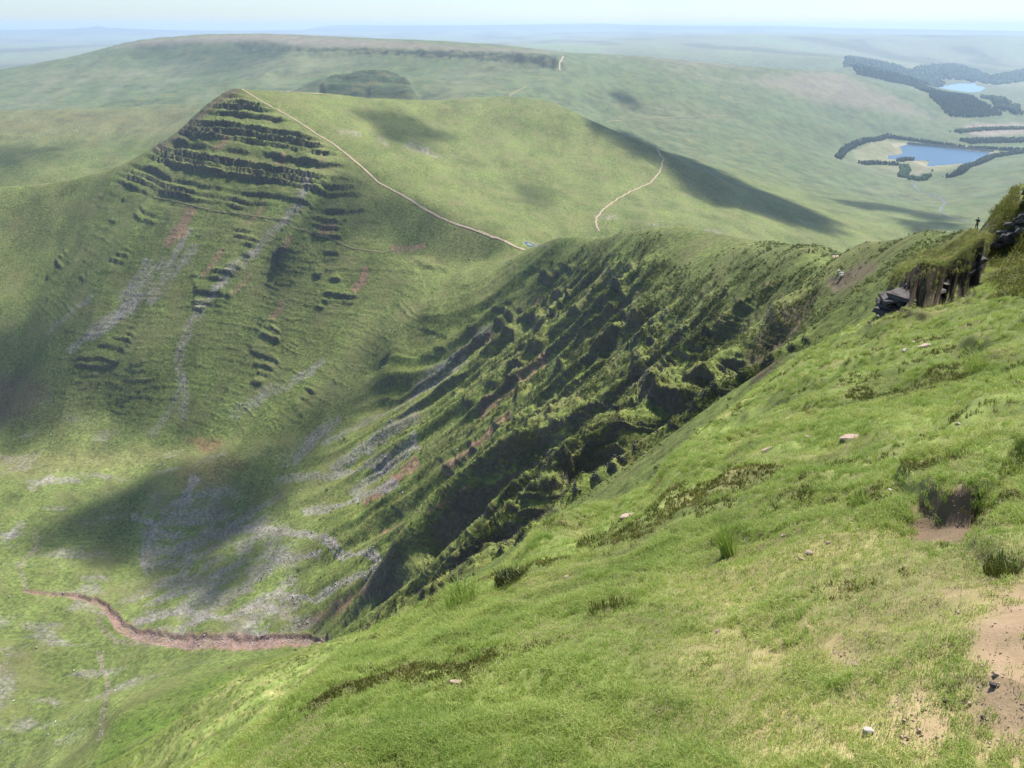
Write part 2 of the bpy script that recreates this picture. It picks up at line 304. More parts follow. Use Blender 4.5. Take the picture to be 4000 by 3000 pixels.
    dz = dz + fcl * beds(Z + dip * 0.6 + 2.5 * fbm(X / 160, Y / 160, 2, 48), 17, 0, 0.25, X / 250, 61, 0.70, 0.6)
    dz = dz + fcl * 1.5 * (1 - 2.5 * np.abs(pn(X / 70, Y / 400, 66)))
    dz = dz + rim2 * 16 * (np.abs(fbm(X / 70, Y / 160, 3, 49)) - 0.2)
    dz = dz + lface * beds(Z + 6 * fbm(X / 90, Y / 90, 2, 50), 22, 0, 0.2, X / 90, 64, 0.3, 1.6)
    Z = Z + dz + 12 * fcl
    floor_ = rng(330, 900) * ss(-345, -368, Z) * (1 - kface)
    fans = rng(380, 800) * (1 - wall) * ss(-325, -350, Z)
    # long soft ridges of old moraine on the cwm floor
    mo = 1 - 2 * np.abs(fbm(X / 60 + 0.5 * pn(X / 90, Y / 90, 85), Y / 60, 3, 86)); Z = Z + fans * 3.0 * mo * (1 - kface)
    rough = 0.018 + 0.036 * wall * (0.25 + 0.75 * up) + 0.030 * kst + 0.02 * klow + 0.010 * (1 - ss(20, 60, RR)) + 0.016 * floor_
    rough = np.where(RR > 1900, 0.008, rough)
    for k in range(-2, 9):
        lam = 2.0 ** k * 1.3
        w = ss(0.6, 1.6, lam / (RR / 830.0 * 3.2)) * (1 - ss(0.08, 0.30, lam / RR))
        m = w > 0.01
        if m.any():
            n = pn(X[m] / lam + 5.1 * k, Y[m] / lam - 3.3 * k, 60 + k)
            if lam < 12: n = n + (wall[m] * (0.8 + 4.7 * up[m]) + kst[m] * 2.5) * n * ss(-0.35, 0.25, fbm(X[m] / 30, Y[m] / 30, 2, 88))
            Z[m] += rough[m] * lam * n * w[m] * (1.0 if lam < 30 else 0.7)
    fgm = (1 - ss(50, 75, RR)) * ss(1.2, 2.2, RR)
    hm = fbm(X / 1.5, Y / 1.5, 3, 71); hm2 = fbm(X / 4.5 + 9, Y / 4.5, 2, 72)
    Z = Z + fgm * (0.21 * hm * ss(2.0, 5, RR) + 0.42 * hm2 * ss(4, 10, RR) + 0.065 * (1 - 2 * np.abs(fbm(X / .6, Y / .6, 2, 73))))
    q = (Z + 0.35 * X + 0.6 * hm2) / 0.9; f = q - np.floor(q)
    Z = Z + fgm * ss(4, 10, RR) * 0.28 * (ss(0, 0.45, f) - f) * ss(-0.2, 0.3, fbm(X / 3, Y / 3, 2, 77))
    nearm = 1 - ss(7, 9, RR)
    hag = ss(26, 34, RR) * (1 - ss(68, 85, RR)) * ss(-25, 40, polysd(PX, PY, [(2150, 520), (2165, 440), (2250, 330), (2400, 400), (2400, 620), (2160, 590)]))
    Z = Z + hag * (1.7 * beds(Z + 0.8 * hm2 + 0.3 * X, 1.9, 0, 0.3, X / 9, 92, 0.6, 0.8) + 0.5 * fbm(X / 2.2, Y / 2.2, 3, 93))
    bank = nearm * ss(-7, 9, polysd(PX + 6 * fbm(PX / 20, PY / 20, 2, 5), PY, [(1925, 1075), (1955, 1100), (1985, 1120), (2040, 1132), (2090, 1130), (2135, 1098), (2165, 1045), (2240, 985), (2240, 900), (2080, 940), (1960, 1020)]))
    bank2 = nearm * ss(-10, 16, polysd(PX, PY, [(2075, 1200), (2150, 1110), (2240, 1030), (2700, 900), (2700, 1280), (2180, 1250)]))
    hol = nearm * np.exp(-(((PX - 2040) / 95) ** 4 + ((PY - 1150) / 34) ** 4))
    Z = Z + bank * 0.15 + bank2 * 0.08 - hol * 0.07
    sdist = polydist(PX + 6 * fbm(PX / 25, PY / 25, 2, 81), PY + 6 * fbm(PX / 25, PY / 25, 2, 82), STR)
    chw = np.interp(PX, [50, 200, 280, 500, 700], [3, 6, 13, 16, 9])
    Z = Z - (1 - ss(chw * 0.5, chw * 1.1, sdist)) * rng(350, 720) * 2.2
    for lk, wz, a0, a1 in ((LAKE1, WZ1, 2700, 4300), (LAKE2, WZ2, 6000, 9500)):
        m = (RR > a0) & (RR < a1) & front
        sd = polysd(X[m], Y[m], lk); zz = Z[m]
        zz = np.where(sd > 0, np.minimum(zz, wz - 0.4 - 0.02 * sd), np.maximum(zz, wz + np.minimum(-sd * 0.05, 2.0)))
        Z[m] = zz
    M.update(up=up, wall=wall, kface=kface, kst=kst, fcl=fcl, rim2=rim2, lface=lface, floor_=floor_, fans=fans, hol=hol, sdist=sdist, chw=chw, bank=bank, mo=mo)
    return Z, M
def columns(cols, gaz, gll, Gf):
    ci = np.clip(np.searchsorted(gaz, cols) - 1, 0, len(gaz) - 2); cf = ((cols - gaz[ci]) / (gaz[ci + 1] - gaz[ci]))[:, None]
    return Gf[ci] * (1 - cf) + Gf[ci + 1] * cf
# first pass on a coarse grid: find where the relief needs rows
gl1 = np.concatenate([np.linspace(math.log(0.45), math.log(60), 220, endpoint=False), np.linspace(math.log(60), math.log(780), 420, endpoint=False), np.linspace(math.log(780), math.log(1200), 260, endpoint=False), np.linspace(math.log(1200), math.log(RMAX), 260)])
ga1 = np.concatenate([np.linspace(-np.pi, R(-44), 16, endpoint=False), np.linspace(R(-44), R(44), 330), np.linspace(R(44), np.pi, 17)[1:]])
G1 = columns(ga1, ga, gl, G); G1 = np.array([np.interp(gl1, gl, g) for g in G1])
A1, L1 = np.meshgrid(ga1, gl1, indexing='ij'); R1_ = np.exp(L1)
Z1p, _m = relief(R1_ * np.sin(A1), R1_ * np.cos(A1), -G1 * R1_, R1_, A1, 0)
G1 = -Z1p / R1_
NR = 1120
cols = np.concatenate([np.linspace(-np.pi, R(-44), 26, endpoint=False), np.linspace(R(-44), R(-34), 60, endpoint=False), np.linspace(R(-34), R(34), 960, endpoint=False), np.linspace(R(34), R(44), 60, endpoint=False), np.linspace(R(44), np.pi, 27)])
NC = len(cols)
dl = np.diff(gl1); dt = np.diff(G1, axis=1)
top = np.minimum.accumulate(G1, axis=1)[:, 1:]
vis = np.where(G1[:, 1:] <= top + 0.004, 1.0, 0.30)
de = np.abs(np.diff(np.arctan(G1), axis=1)) * 1400
ds = np.sqrt((de * vis) ** 2 + (34 * dl[None, :]) ** 2)
cdf = np.concatenate([np.zeros((len(ga1), 1)), np.cumsum(ds, axis=1)], axis=1); cdf /= cdf[:, -1:]
kk = np.exp(-0.5 * (np.arange(-3, 4) / 1.3) ** 2); kk /= kk.sum()
pad = np.concatenate([np.repeat(cdf[:1], 3, 0), cdf, np.repeat(cdf[-1:], 3, 0)])
cdf = sum(kk[j] * pad[j:j + len(ga1)] for j in range(7))
cdf = columns(cols, ga1, None, cdf)
Gc = columns(cols, ga, gl, G)
rows = np.linspace(0, 1, NR)
LR = np.empty((NC, NR)); TT = np.empty((NC, NR))
for i in range(NC):
    LR[i] = np.interp(rows, cdf[i], gl1); TT[i] = np.interp(LR[i], gl, Gc[i])
RR = np.exp(LR); AZ = np.repeat(cols[:, None], NR, 1)
X = RR * np.sin(AZ); Y = RR * np.cos(AZ); Z = -TT * RR
PX, PY, _ = proj(X, Y, Z)
front = (np.abs(AZ) < R(46))
def rng(a, b, soft=0.12): return ss(a * (1 - soft), a, RR) * (1 - ss(b, b * (1 + soft), RR)) * front
Z, MK = relief(X, Y, Z, RR, AZ, 1)
# keep the brow of the near slope where it belongs after the hummocks are on
bq = [(a, b, r) for a, b, r in FE + FT[1:9]]; baz, bt, br = [], [], []
for a, b, r in bq:
    x_, y_, z_ = ray(a, b); baz.append(math.atan2(x_, y_)); bt.append(-z_ / math.hypot(x_, y_)); br.append(math.log(r))
oo = np.argsort(baz); baz = np.array(baz)[oo]; bt = np.array(bt)[oo]; br = np.array(br)[oo]
want = np.interp(cols, baz, bt); rb = np.exp(np.interp(cols, baz, br)); tn = np.where(RR < rb[:, None] * 1.6, -Z / RR, 9).min(axis=1)
dd = want + 0.004 - tn; k2 = np.ones(21) / 21; dd = np.convolve(np.pad(dd, 10, mode='edge'), k2, 'valid'); dd[(cols < baz[0] - 0.05) | (cols > baz[-1] + 0.05)] = 0
rq = RR / rb[:, None]; Z = Z - dd[:, None] * RR * ss(0.30, 0.85, rq) * (1 - ss(1.5, 3.0, rq)) * (rq < 3)
cqx = PX + 9 * fbm(PX / 16, PY / 16, 3, 15); cqy = PY + 9 * fbm(PX / 16, PY / 16, 3, 16)
crag = ss(-8, 5, polysd(cqx, cqy, [(1898, 650), (1940, 668), (1990, 664), (2030, 640), (2070, 632), (2108, 606), (2125, 575), (2085, 548), (2000, 572), (1920, 612), (1880, 632)])) * (RR > 25) * (RR < 75)
Z = Z + crag * (1.25 + 0.35 * fbm(X / 1.3, Y / 1.3, 3, 17))
globals().update(MK)
nearm = 1 - ss(7, 9, RR)
nx, ny, nz = normals(X, Y, Z)
print('relief', round(time.time() - T0, 1))

# ------------------------------------------------------------------ ground cover (albedo of each place)
def mixc(c, w, col):
    if not isinstance(w, np.ndarray):
        f = c.reshape(-1, 3); t = np.clip(w.w, 0, 1)[:, None].astype(np.float32); f[w.idx] += (np.asarray(col, np.float32)[None] - f[w.idx]) * t
        return c
    return c + (np.asarray(col, np.float32)[None, None, :] - c) * np.clip(w, 0, 1)[..., None].astype(np.float32)
lam_s = np.clip(RR / 10, 1.2, 400)
n1 = fbm(X / 90, Y / 90, 4, 91); dipz = 0.06 * X; n2 = fbm(X / 12, Y / 12, 4, 92); n3 = fbm(X / 500, Y / 500, 4, 93); n4 = fbm(X / 1.1, Y / 1.1, 3, 94)
alb = np.zeros((NC, NR, 3), np.float32) + np.array((0.118, 0.148, 0.038), np.float32)
alb = mixc(alb, ss(-0.2, 0.45, n1) * 0.5, (0.150, 0.160, 0.052))
alb = mixc(alb, ss(0.05, 0.5, n2) * 0.30, (0.075, 0.112, 0.026))
farm = ss(1350, 2300, RR)
alb = mixc(alb, farm * 0.8, (0.082, 0.120, 0.055))
alb = mixc(alb, farm * ss(-0.05, 0.35, n3) * 0.6, (0.140, 0.148, 0.085))
run = 1 - np.abs(fbm(X / 180 + Y / 800 + 0.4 * pn(X / 70, Y / 300, 66), Y / 260 - X / 500, 4, 196)) * 9
alb = mixc(alb, farm * (RR < 7000) * ss(0.35, 0.9, run) * 0.5, (0.060, 0.075, 0.038))
alb = mixc(alb, farm * ss(0.1, 0.35, fbm(X / 60, Y / 60, 4, 197)) * 0.4, (0.085, 0.100, 0.048))
streak = fbm(X / 260 + Y / 900, Y / 70 - X / 400, 3, 95)
alb = mixc(alb, farm * ss(0.05, 0.3, streak) * 0.6, (0.065, 0.090, 0.045))
alb = mixc(alb, wall * 0.6, (0.150, 0.190, 0.038))
alb = mixc(alb, wall * ss(0.0, 0.35, fbm(X / 9, Y / 9, 3, 65)) * 0.5, (0.20, 0.185, 0.05))
class Sp:                                   # a weight that is non-zero in a small part of the land only
    def __init__(s, idx, w): s.idx, s.w = idx, w
    def __mul__(s, o): return Sp(s.idx, s.w * (o.reshape(-1)[s.idx] if isinstance(o, np.ndarray) else o))
PXf, PYf, RRf = PX.reshape(-1), PY.reshape(-1), RR.reshape(-1)
FRf = front.reshape(-1)
def _sel(g, m, a, b):
    xs = [q[0] for q in g]; ys = [q[1] for q in g]
    idx = np.nonzero((PXf > min(xs) - m) & (PXf < max(xs) + m) & (PYf > min(ys) - m) & (PYf < max(ys) + m) & (RRf > a * 0.88) & (RRf < b * 1.12) & FRf)[0]
    r = RRf[idx]; return idx, PXf[idx], PYf[idx], ss(a * 0.88, a, r) * (1 - ss(b, b * 1.12, r))
def patch(poly, a, b, soft=10, wob=10, sc=22, seed=0):
    idx, x, y, w = _sel(poly, soft + wob, a, b)
    qx = x + wob * fbm(x / sc, y / sc, 3, 100 + seed); qy = y + wob * fbm(x / sc, y / sc, 3, 140 + seed)
    return Sp(idx, ss(-soft, soft, polysd(qx, qy, poly)) * w)
def line(pl, wd, a, b, wob=4, sc=25, seed=0):
    idx, x, y, w = _sel(pl, wd + wob, a, b)
    qx = x + wob * fbm(x / sc, y / sc, 3, 180 + seed); qy = y + wob * fbm(x / sc, y / sc, 3, 220 + seed)
    return Sp(idx, (1 - ss(wd * 0.45, wd, polydist(qx, qy, pl))) * w)
# plateau heather and dry grass of the far range
alb = mixc(alb, patch([(240, 105), (330, 84), (560, 72), (860, 90), (1000, 100), (1230, 112), (1150, 116), (850, 105), (640, 100), (520, 92), (400, 94)], 3200, 5200, 6, 4) * 0.85, (0.185, 0.155, 0.125))
alb = mixc(alb, patch([(1600, 170), (1800, 153), (1900, 195), (2010, 250), (1900, 240), (1750, 215)], 3100, 4900, 12, 8) * 0.75, (0.20, 0.17, 0.125))
alb = mixc(alb, patch([(0, 240), (420, 225), (380, 290), (200, 300), (0, 310)], 1500, 2100, 20, 10) * 0.5, (0.15, 0.135, 0.075))
for k, (x0, y0, x1, y1) in enumerate([(20, 230, 190, 130), (60, 235, 230, 150), (230, 200, 290, 150), (330, 190, 420, 150), (410, 215, 460, 200)]):
    alb = mixc(alb, line([(x0, y0), ((x0 + x1) / 2 + 8, (y0 + y1) / 2), (x1, y1)], 10, 2300, 4500, 8, 18, k) * 0.22, (0.22, 0.20, 0.14))
# scree runs (grey-mauve) and red slips on the faces
GREY = (0.29, 0.25, 0.245); RED = (0.28, 0.145, 0.112); PINK = (0.30, 0.20, 0.16); BRK = (0.20, 0.135, 0.065)
dots = ss(-0.16, 0.16, fbm(X / 2.2, Y / 2.2, 3, 96)) * 0.75 + 0.25
strand = 1 - 0.7 * (1 - ss(-0.35, 0.02, fbm((X - 0.5 * Y) / 5.0, (Y + X) / 80, 3, 198))) * ss(600, 680, RR)
def scree(pl, w, a=400, b=1200, s=0, col=GREY, amt=0.85, wob=8): 
    global alb
    alb = mixc(alb, line(pl, w, a, b, wob, 30, s) * dots * strand * amt, col)
scree([(395, 905), (400, 870), (398, 830), (385, 790), (395, 745), (415, 700), (440, 660), (480, 615), (510, 580), (545, 555)], 13, s=1)
scree([(330, 940), (360, 900), (390, 850)], 14, s=2, amt=.6)
scree([(545, 555), (575, 520), (610, 485), (640, 455), (658, 425), (662, 390)], 11, s=3)
for k, (a, b, w) in enumerate([((150, 760), (300, 640), 9), ((200, 730), (330, 620), 12), ((240, 690), (350, 560), 10), ((330, 650), (420, 540), 10), ((260, 640), (320, 560), 8), ((100, 720), (200, 640), 5), ((350, 600), (410, 500), 8), ((505, 900), (590, 840), 14), ((600, 850), (700, 780), 8), ((610, 1000), (700, 930), 14), ((640, 1000), (730, 900), 9), ((700, 960), (1000, 760), 7), ((860, 860), (1060, 720), 8), ((920, 850), (1000, 800), 10), ((720, 1010), (900, 900), 8), ((600, 1040), (850, 1000), 9), ((760, 1060), (900, 960), 7), ((720, 1160), (820, 1215), 9), ((340, 1150), (320, 1230), 14)]):
    m = ((a[0] + b[0]) / 2 - 6, (a[1] + b[1]) / 2 + 4)
    scree([a, m, b], w * 1.3, 400, 1150, 5 + k, GREY, 0.75, 9)
for k, (a, b, w) in enumerate([((375, 505), (410, 455), 13), ((360, 520), (395, 500), 12), ((685, 370), (700, 345), 5), ((600, 355), (612, 345), 6), ((540, 480), (570, 440), 3), ((440, 600), (480, 545), 4), ((500, 640), (540, 600), 4), ((610, 545), (625, 515), 5), ((590, 690), (610, 655), 6), ((765, 630), (790, 590), 7), ((850, 536), (915, 530), 6), ((700, 505), (720, 495), 10), ((470, 320), (490, 300), 6), ((1140, 680), (1170, 645), 12), ((1000, 760), (1130, 680), 5), ((790, 1080), (900, 1000), 7), ((830, 1120), (860, 1108), 10), ((650, 1360), (800, 1270), 8), ((960, 1000), (1100, 900), 6), ((1040, 900), (1180, 790), 6), ((1200, 700), (1300, 610), 4), ((1600, 640), (1660, 620), 5), ((930, 1100), (1010, 1060), 6)]):
    scree([a, ((a[0] + b[0]) / 2 + 3, (a[1] + b[1]) / 2 + 3), b], w * 1.35, 60, 1200, 40 + k, RED, 1.15, 6)
alb = mixc(alb, patch([(1600, 800), (1640, 700), (1720, 650), (1780, 610), (1700, 760), (1640, 830)], 60, 420, 12, 12) * 0.7, (0.12, 0.072, 0.06))
alb = mixc(alb, patch([(1790, 600), (1880, 560), (1900, 575), (1800, 640)], 100, 420, 8, 8) * 0.7, (0.19, 0.12, 0.10))
# left edge of the pyramid: brown strip, north-side shade put into its colour
scree([(345, 312), (400, 272), (470, 212), (500, 194)], 25, 1000, 1200, 70, (0.09, 0.062, 0.05), 1.5, 3)
# stony patches on the south flank and bare ground
for k, (q, w) in enumerate([([(735, 285), (775, 289)], 9), ([(880, 315), (920, 325)], 11), ([(925, 330), (950, 338)], 7), ([(820, 300), (835, 312)], 7), ([(1290, 470), (1325, 470)], 9), ([(1400, 482), (1490, 500)], 6), ([(1520, 498), (1560, 503)], 5), ([(1135, 525), (1180, 532)], 6)]):
    scree(q, w, 700, 1700, 80 + k, (0.27, 0.22, 0.19), 0.7, 4)
alb = mixc(alb, MK['fans'] * (0.25 + 0.4 * ss(-.2, .3, n1)), (0.165, 0.215, 0.058))
# scree fan over the cwm floor
fan = patch([(330, 1080), (480, 1050), (560, 1120), (640, 1180), (640, 1280), (690, 1370), (660, 1385), (450, 1380), (300, 1370), (260, 1300), (350, 1230), (310, 1160)], 380, 780, 26, 30, 50, 5)
fn = fbm(X / 26, Y / 16, 4, 97)
alb = mixc(alb, fan * ss(-0.24, 0.14, fn) * 0.8 * dots, (0.28, 0.245, 0.23))
fl = floor_ * ss(0.14, 0.36, fbm(X / 50, Y / 22, 4, 98))
alb = mixc(alb, fl * 0.75 * dots, (0.27, 0.24, 0.225))
alb = mixc(alb, patch([(-60, 1420), (20, 1440), (40, 1480), (0, 1560), (-60, 1560)], 380, 640, 16, 20) * 0.8 * dots, (0.27, 0.235, 0.225))
alb = mixc(alb, patch([(260, 1540), (420, 1480), (600, 1415), (690, 1395), (660, 1460), (500, 1560), (350, 1640), (200, 1659)], 200, 480, 22, 10) * 0.75, (0.090, 0.150, 0.018))
alb = mixc(alb, patch([(400, 950), (480, 950), (485, 975), (440, 985)], 600, 900, 8, 8) * 0.8, BRK)
alb = mixc(alb, patch([(-60, 820), (60, 810), (110, 850), (60, 900), (-60, 930)], 700, 1100, 20, 20) * 0.7, (0.13, 0.085, 0.06))
alb = mixc(alb, patch([(400, 1000), (520, 990), (540, 1010), (470, 1060), (380, 1060)], 600, 900, 14, 20) * 0.55, (0.12, 0.085, 0.04))
alb = mixc(alb, patch([(0, 985), (250, 970), (450, 985), (330, 1010), (100, 1030), (0, 1040)], 600, 950, 18, 14) * 0.5, (0.20, 0.18, 0.075))
alb = mixc(alb, (1 - ss(chw * 0.8, chw * 1.5, sdist)) * rng(350, 720) * 0.9, (0.26, 0.155, 0.125))
for k, ln in enumerate([[(222, 1310), (215, 1350), (250, 1395), (420, 1405)], [(60, 1280), (40, 1230), (80, 1180), (84, 1150)], [(215, 1600), (225, 1540), (235, 1480), (215, 1420)]]):
    scree(ln, 8, 350, 760, 90 + k, (0.26, 0.19, 0.17), 0.6, 6)
for k, ln in enumerate([[(313, 1225), (320, 1184), (333, 1136), (293, 1122)], [(449, 1156), (545, 1143), (633, 1150), (715, 1163)], [(708, 1163), (749, 1197), (817, 1214)], [(599, 1293), (681, 1299), (756, 1259), (830, 1238)], [(599, 1211), (687, 1190)], [(660, 1102), (749, 1082), (851, 1048)], [(14, 1170), (48, 1136)], [(68, 1061), (116, 1044)], [(420, 1040), (400, 1080), (350, 1110)], [(500, 1340), (560, 1310), (640, 1345)], [(300, 1345), (400, 1330), (500, 1345)]]):
    scree(ln, 11, 350, 860, 110 + k, (0.33, 0.29, 0.275), 0.9, 10)
# reservoir shore
shore = patch([(1840, 322), (1900, 300), (1930, 305), (2150, 322), (2160, 330), (2050, 365), (1990, 375), (1930, 372), (1850, 350)], 2900, 4000, 5, 5)
alb = mixc(alb, shore * 0.75, (0.20, 0.19, 0.10))
wsd = polysd(PX, PY, [(1930, 313), (1945, 330), (1915, 338), (1960, 345), (2000, 358), (2070, 352), (2120, 335), (2145, 328), (2050, 318)])
alb = mixc(alb, (1 - ss(0, 5, np.abs(wsd))) * rng(2900, 4000) * 0.6, (0.36, 0.29, 0.22))
alb = mixc(alb, patch([(2080, 270), (2212, 265), (2212, 290), (2100, 295)], 3800, 4600, 5, 5) * 0.8, (0.26, 0.2, 0.17))
# far country: fields and woods
ff = ss(6500, 8500, RR)
fld = fbm(X / 900, Y / 2400, 3, 99)
alb = mixc(alb, ff * 0.7, (0.17, 0.17, 0.10)); alb = mixc(alb, ff * ss(0.08, 0.2, fld) * 0.8, (0.05, 0.065, 0.03)); alb = mixc(alb, ff * ss(0.1, 0.2, -fld) * 0.5, (0.15, 0.22, 0.08))
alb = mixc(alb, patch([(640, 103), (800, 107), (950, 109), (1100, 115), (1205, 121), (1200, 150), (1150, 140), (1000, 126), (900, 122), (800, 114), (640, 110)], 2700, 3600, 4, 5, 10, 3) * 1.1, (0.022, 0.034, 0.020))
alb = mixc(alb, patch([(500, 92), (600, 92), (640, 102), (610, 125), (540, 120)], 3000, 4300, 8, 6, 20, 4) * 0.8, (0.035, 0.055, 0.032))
alb = mixc(alb, patch([(1500, 140), (1640, 150), (1500, 128), (1300, 118), (1400, 125)], 3600, 4900, 6, 6, 20, 6) * 0.5, (0.20, 0.16, 0.13))
alb = mixc(alb, fcl * 0.95, (0.038, 0.066, 0.026)); alb = mixc(alb, fcl * ss(0.1, 0.5, np.sin((Z + dipz) * 0.42) + 0.8 * fbm(X / 45, Z / 20, 3, 67)) * 0.5, (0.022, 0.028, 0.018)); alb = mixc(alb, fcl * ss(3.5, 1.0, np.abs(PX - 797 - 3 * np.sin(PY / 6))) * 0.8, (0.02, 0.024, 0.016))  # dark line down the notch is its shade, put into the colour
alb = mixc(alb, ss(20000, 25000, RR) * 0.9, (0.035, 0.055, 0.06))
# bare rock wherever the ground is too steep for turf
steep = ss(0.60, 0.40, nz) 
rockc = np.array((0.105, 0.088, 0.072), np.float32)
zone = np.clip(wall + kface + fcl + rim2 + lface, 0, 1)
alb = mixc(alb, steep * zone * 0.9, rockc)
# foreground: turf, moss, straw, earth
fg = 1 - ss(45, 70, RR)
alb = mixc(alb, fg, (0.145, 0.180, 0.048))
alb = mixc(alb, fg * ss(0.0, 0.4, fbm(X / 1.7, Y / 1.7, 3, 74)) * 0.6, (0.27, 0.235, 0.10))
alb = mixc(alb, fg * ss(0.1, 0.45, fbm(X / 0.8, Y / 0.8, 3, 75)) * 0.45, (0.055, 0.075, 0.018))
EARTH = (0.30, 0.205, 0.135)
def ep(poly, s, amt=.85): return patch(poly, 0.9, 10, 40, 36, 40, s) * amt
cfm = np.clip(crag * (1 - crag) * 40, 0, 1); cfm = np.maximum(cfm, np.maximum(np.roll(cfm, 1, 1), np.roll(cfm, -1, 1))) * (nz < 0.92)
alb = mixc(alb, cfm, (0.040, 0.031, 0.024))  # dark soil on the crag face, deepened to paint the undercut's shade
alb = mixc(alb, (RR > 24) * (RR < 90) * front * ss(1860, 1900, PX) * ss(0.80, 0.58, nz) * 0.95, (0.045, 0.034, 0.026))  # steep steps painted the same dark soil for a shaded, undercut look
alb = mixc(alb, fg * ss(1300, 1800, PX + 0.4 * (PY - 1300)) * ss(1050, 1300, PY) * (0.35 + 0.5 * ss(-.2, .3, fbm(X / .7, Y / .7, 3, 78))), (0.31, 0.25, 0.12))
earth = np.zeros((NC, NR)); ef = earth.reshape(-1)
for q_ in [ep([(2260, 1290), (2150, 1320), (2090, 1400), (2120, 1500), (2110, 1560), (2180, 1600), (2260, 1600)], 1, .95), ep([(1920, 1540), (1990, 1520), (2000, 1560), (1930, 1580)], 2, .6), ep([(1800, 1420), (1870, 1425), (1850, 1450), (1800, 1445)], 3, .7), ep([(2000, 1290), (2110, 1270), (2120, 1300), (2020, 1320)], 4, .6), ep([(1960, 1130), (2090, 1140), (2090, 1175), (2000, 1170)], 5, .95), ep([(2130, 1610), (2230, 1570), (2230, 1700), (2150, 1680)], 6, .8), ep([(1900, 1530), (2010, 1520), (2080, 1600), (2050, 1660), (1940, 1640)], 7, .65)]: ef[q_.idx] = np.maximum(ef[q_.idx], q_.w)
alb = mixc(alb, earth * (0.75 + 0.25 * ss(-.3, .3, fbm(X / .12, Y / .12, 3, 79))), EARTH)
alb = mixc(alb, nearm * ss(0.3, 0.8, hol) * 0.7, (0.13, 0.085, 0.06))
alb = np.clip(alb, 0.01, 0.8)

def new_mesh(name, verts, faces_idx, mat=None, parent=None, smooth=True):
    me = bpy.data.meshes.new(name); nv = len(verts); nf = len(faces_idx); k = faces_idx.shape[1]
    me.vertices.add(nv); me.vertices.foreach_set('co', np.ascontiguousarray(verts, np.float32).ravel())
    me.loops.add(nf * k); me.loops.foreach_set('vertex_index', faces_idx.astype(np.int32).ravel())
    me.polygons.add(nf); me.polygons.foreach_set('loop_start', np.arange(0, nf * k, k, dtype=np.int32))
    me.polygons.foreach_set('use_smooth', np.full(nf, smooth, bool)); me.update(calc_edges=True)
    if mat: me.materials.append(mat)
    o = bpy.data.objects.new(name, me); COL.objects.link(o)
    if parent: o.parent = parent
    return o
def mat_new(name):
    m = bpy.data.materials.new(name); m.use_nodes = True; nt = m.node_tree
    return m, nt, nt.nodes['Principled BSDF']
def nd(nt, typ, **kw):
    n = nt.nodes.new(typ)
    for k, v in kw.items():
        if k.startswith('i_'): n.inputs[k[2:].replace('_', ' ')].default_value = v
        else: setattr(n, k, v)
    return n
def terrain_material():
    m, nt, b = mat_new('hill_turf'); L = nt.links.new
    at = nd(nt, 'ShaderNodeAttribute', attribute_name='albedo'); g = nd(nt, 'ShaderNodeNewGeometry')
    n1 = nd(nt, 'ShaderNodeTexNoise', i_Scale=0.35, i_Detail=9.0, i_Roughness=0.72); L(g.outputs['Position'], n1.inputs['Vector'])
    n2 = nd(nt, 'ShaderNodeTexNoise', i_Scale=0.03, i_Detail=6.0, i_Roughness=0.6); L(g.outputs['Position'], n2.inputs['Vector'])
    mr = nd(nt, 'ShaderNodeMapRange'); mr.inputs['From Min'].default_value = 0.36; mr.inputs['From Max'].default_value = 0.64
    mr.inputs['To Min'].default_value = 0.50; mr.inputs['To Max'].default_value = 1.50; L(n1.outputs['Fac'], mr.inputs['Value'])
    mp = nd(nt, 'ShaderNodeMapping'); mp.inputs['Scale'].default_value = (1, 0.35, 1); L(g.outputs['Position'], mp.inputs['Vector'])
    n3 = nd(nt, 'ShaderNodeTexNoise', i_Scale=0.022, i_Detail=10.0, i_Roughness=0.75); L(mp.outputs[0], n3.inputs['Vector'])
    mr3 = nd(nt, 'ShaderNodeMapRange'); mr3.inputs['From Min'].default_value = 0.38; mr3.inputs['From Max'].default_value = 0.62; mr3.inputs['To Min'].default_value = 0.72; mr3.inputs['To Max'].default_value = 1.28; L(n3.outputs['Fac'], mr3.inputs['Value'])
    m0 = nd(nt, 'ShaderNodeMix', data_type='RGBA', blend_type='MULTIPLY'); m0.inputs['Factor'].default_value = 1; L(at.outputs['Color'], m0.inputs['A']); L(mr3.outputs['Result'], m0.inputs['B'])
    mx = nd(nt, 'ShaderNodeMix', data_type='RGBA', blend_type='MULTIPLY'); mx.inputs['Factor'].default_value = 1
    L(m0.outputs['Result'], mx.inputs['A']); L(mr.outputs['Result'], mx.inputs['B'])
    hs = nd(nt, 'ShaderNodeMix', data_type='RGBA', blend_type='MIX')
    mr2 = nd(nt, 'ShaderNodeMapRange'); mr2.inputs['From Min'].default_value = 0.46; mr2.inputs['From Max'].default_value = 0.66; mr2.inputs['To Max'].default_value = 0.55
    L(n2.outputs['Fac'], mr2.inputs['Value']); L(mr2.outputs['Result'], hs.inputs['Factor'])
    L(mx.outputs['Result'], hs.inputs['A']); hs.inputs['B'].default_value = (0.185, 0.175, 0.07, 1)
    L(hs.outputs['Result'], b.inputs['Base Color'])
    bp = nd(nt, 'ShaderNodeBump', i_Strength=0.9, i_Distance=1.3); L(n1.outputs['Fac'], bp.inputs['Height']); L(at.outputs['Alpha'], bp.inputs['Strength']); L(bp.outputs['Normal'], b.inputs['Normal'])
    b.inputs['Roughness'].default_value = 0.9; b.inputs['Specular IOR Level'].default_value = 0.15
    return m
TM = terrain_material()
V = np.stack([X, Y, Z], -1).reshape(-1, 3)
ii, jj = np.meshgrid(np.arange(NC - 1), np.arange(NR - 1), indexing='ij')
v0 = ii * NR + jj
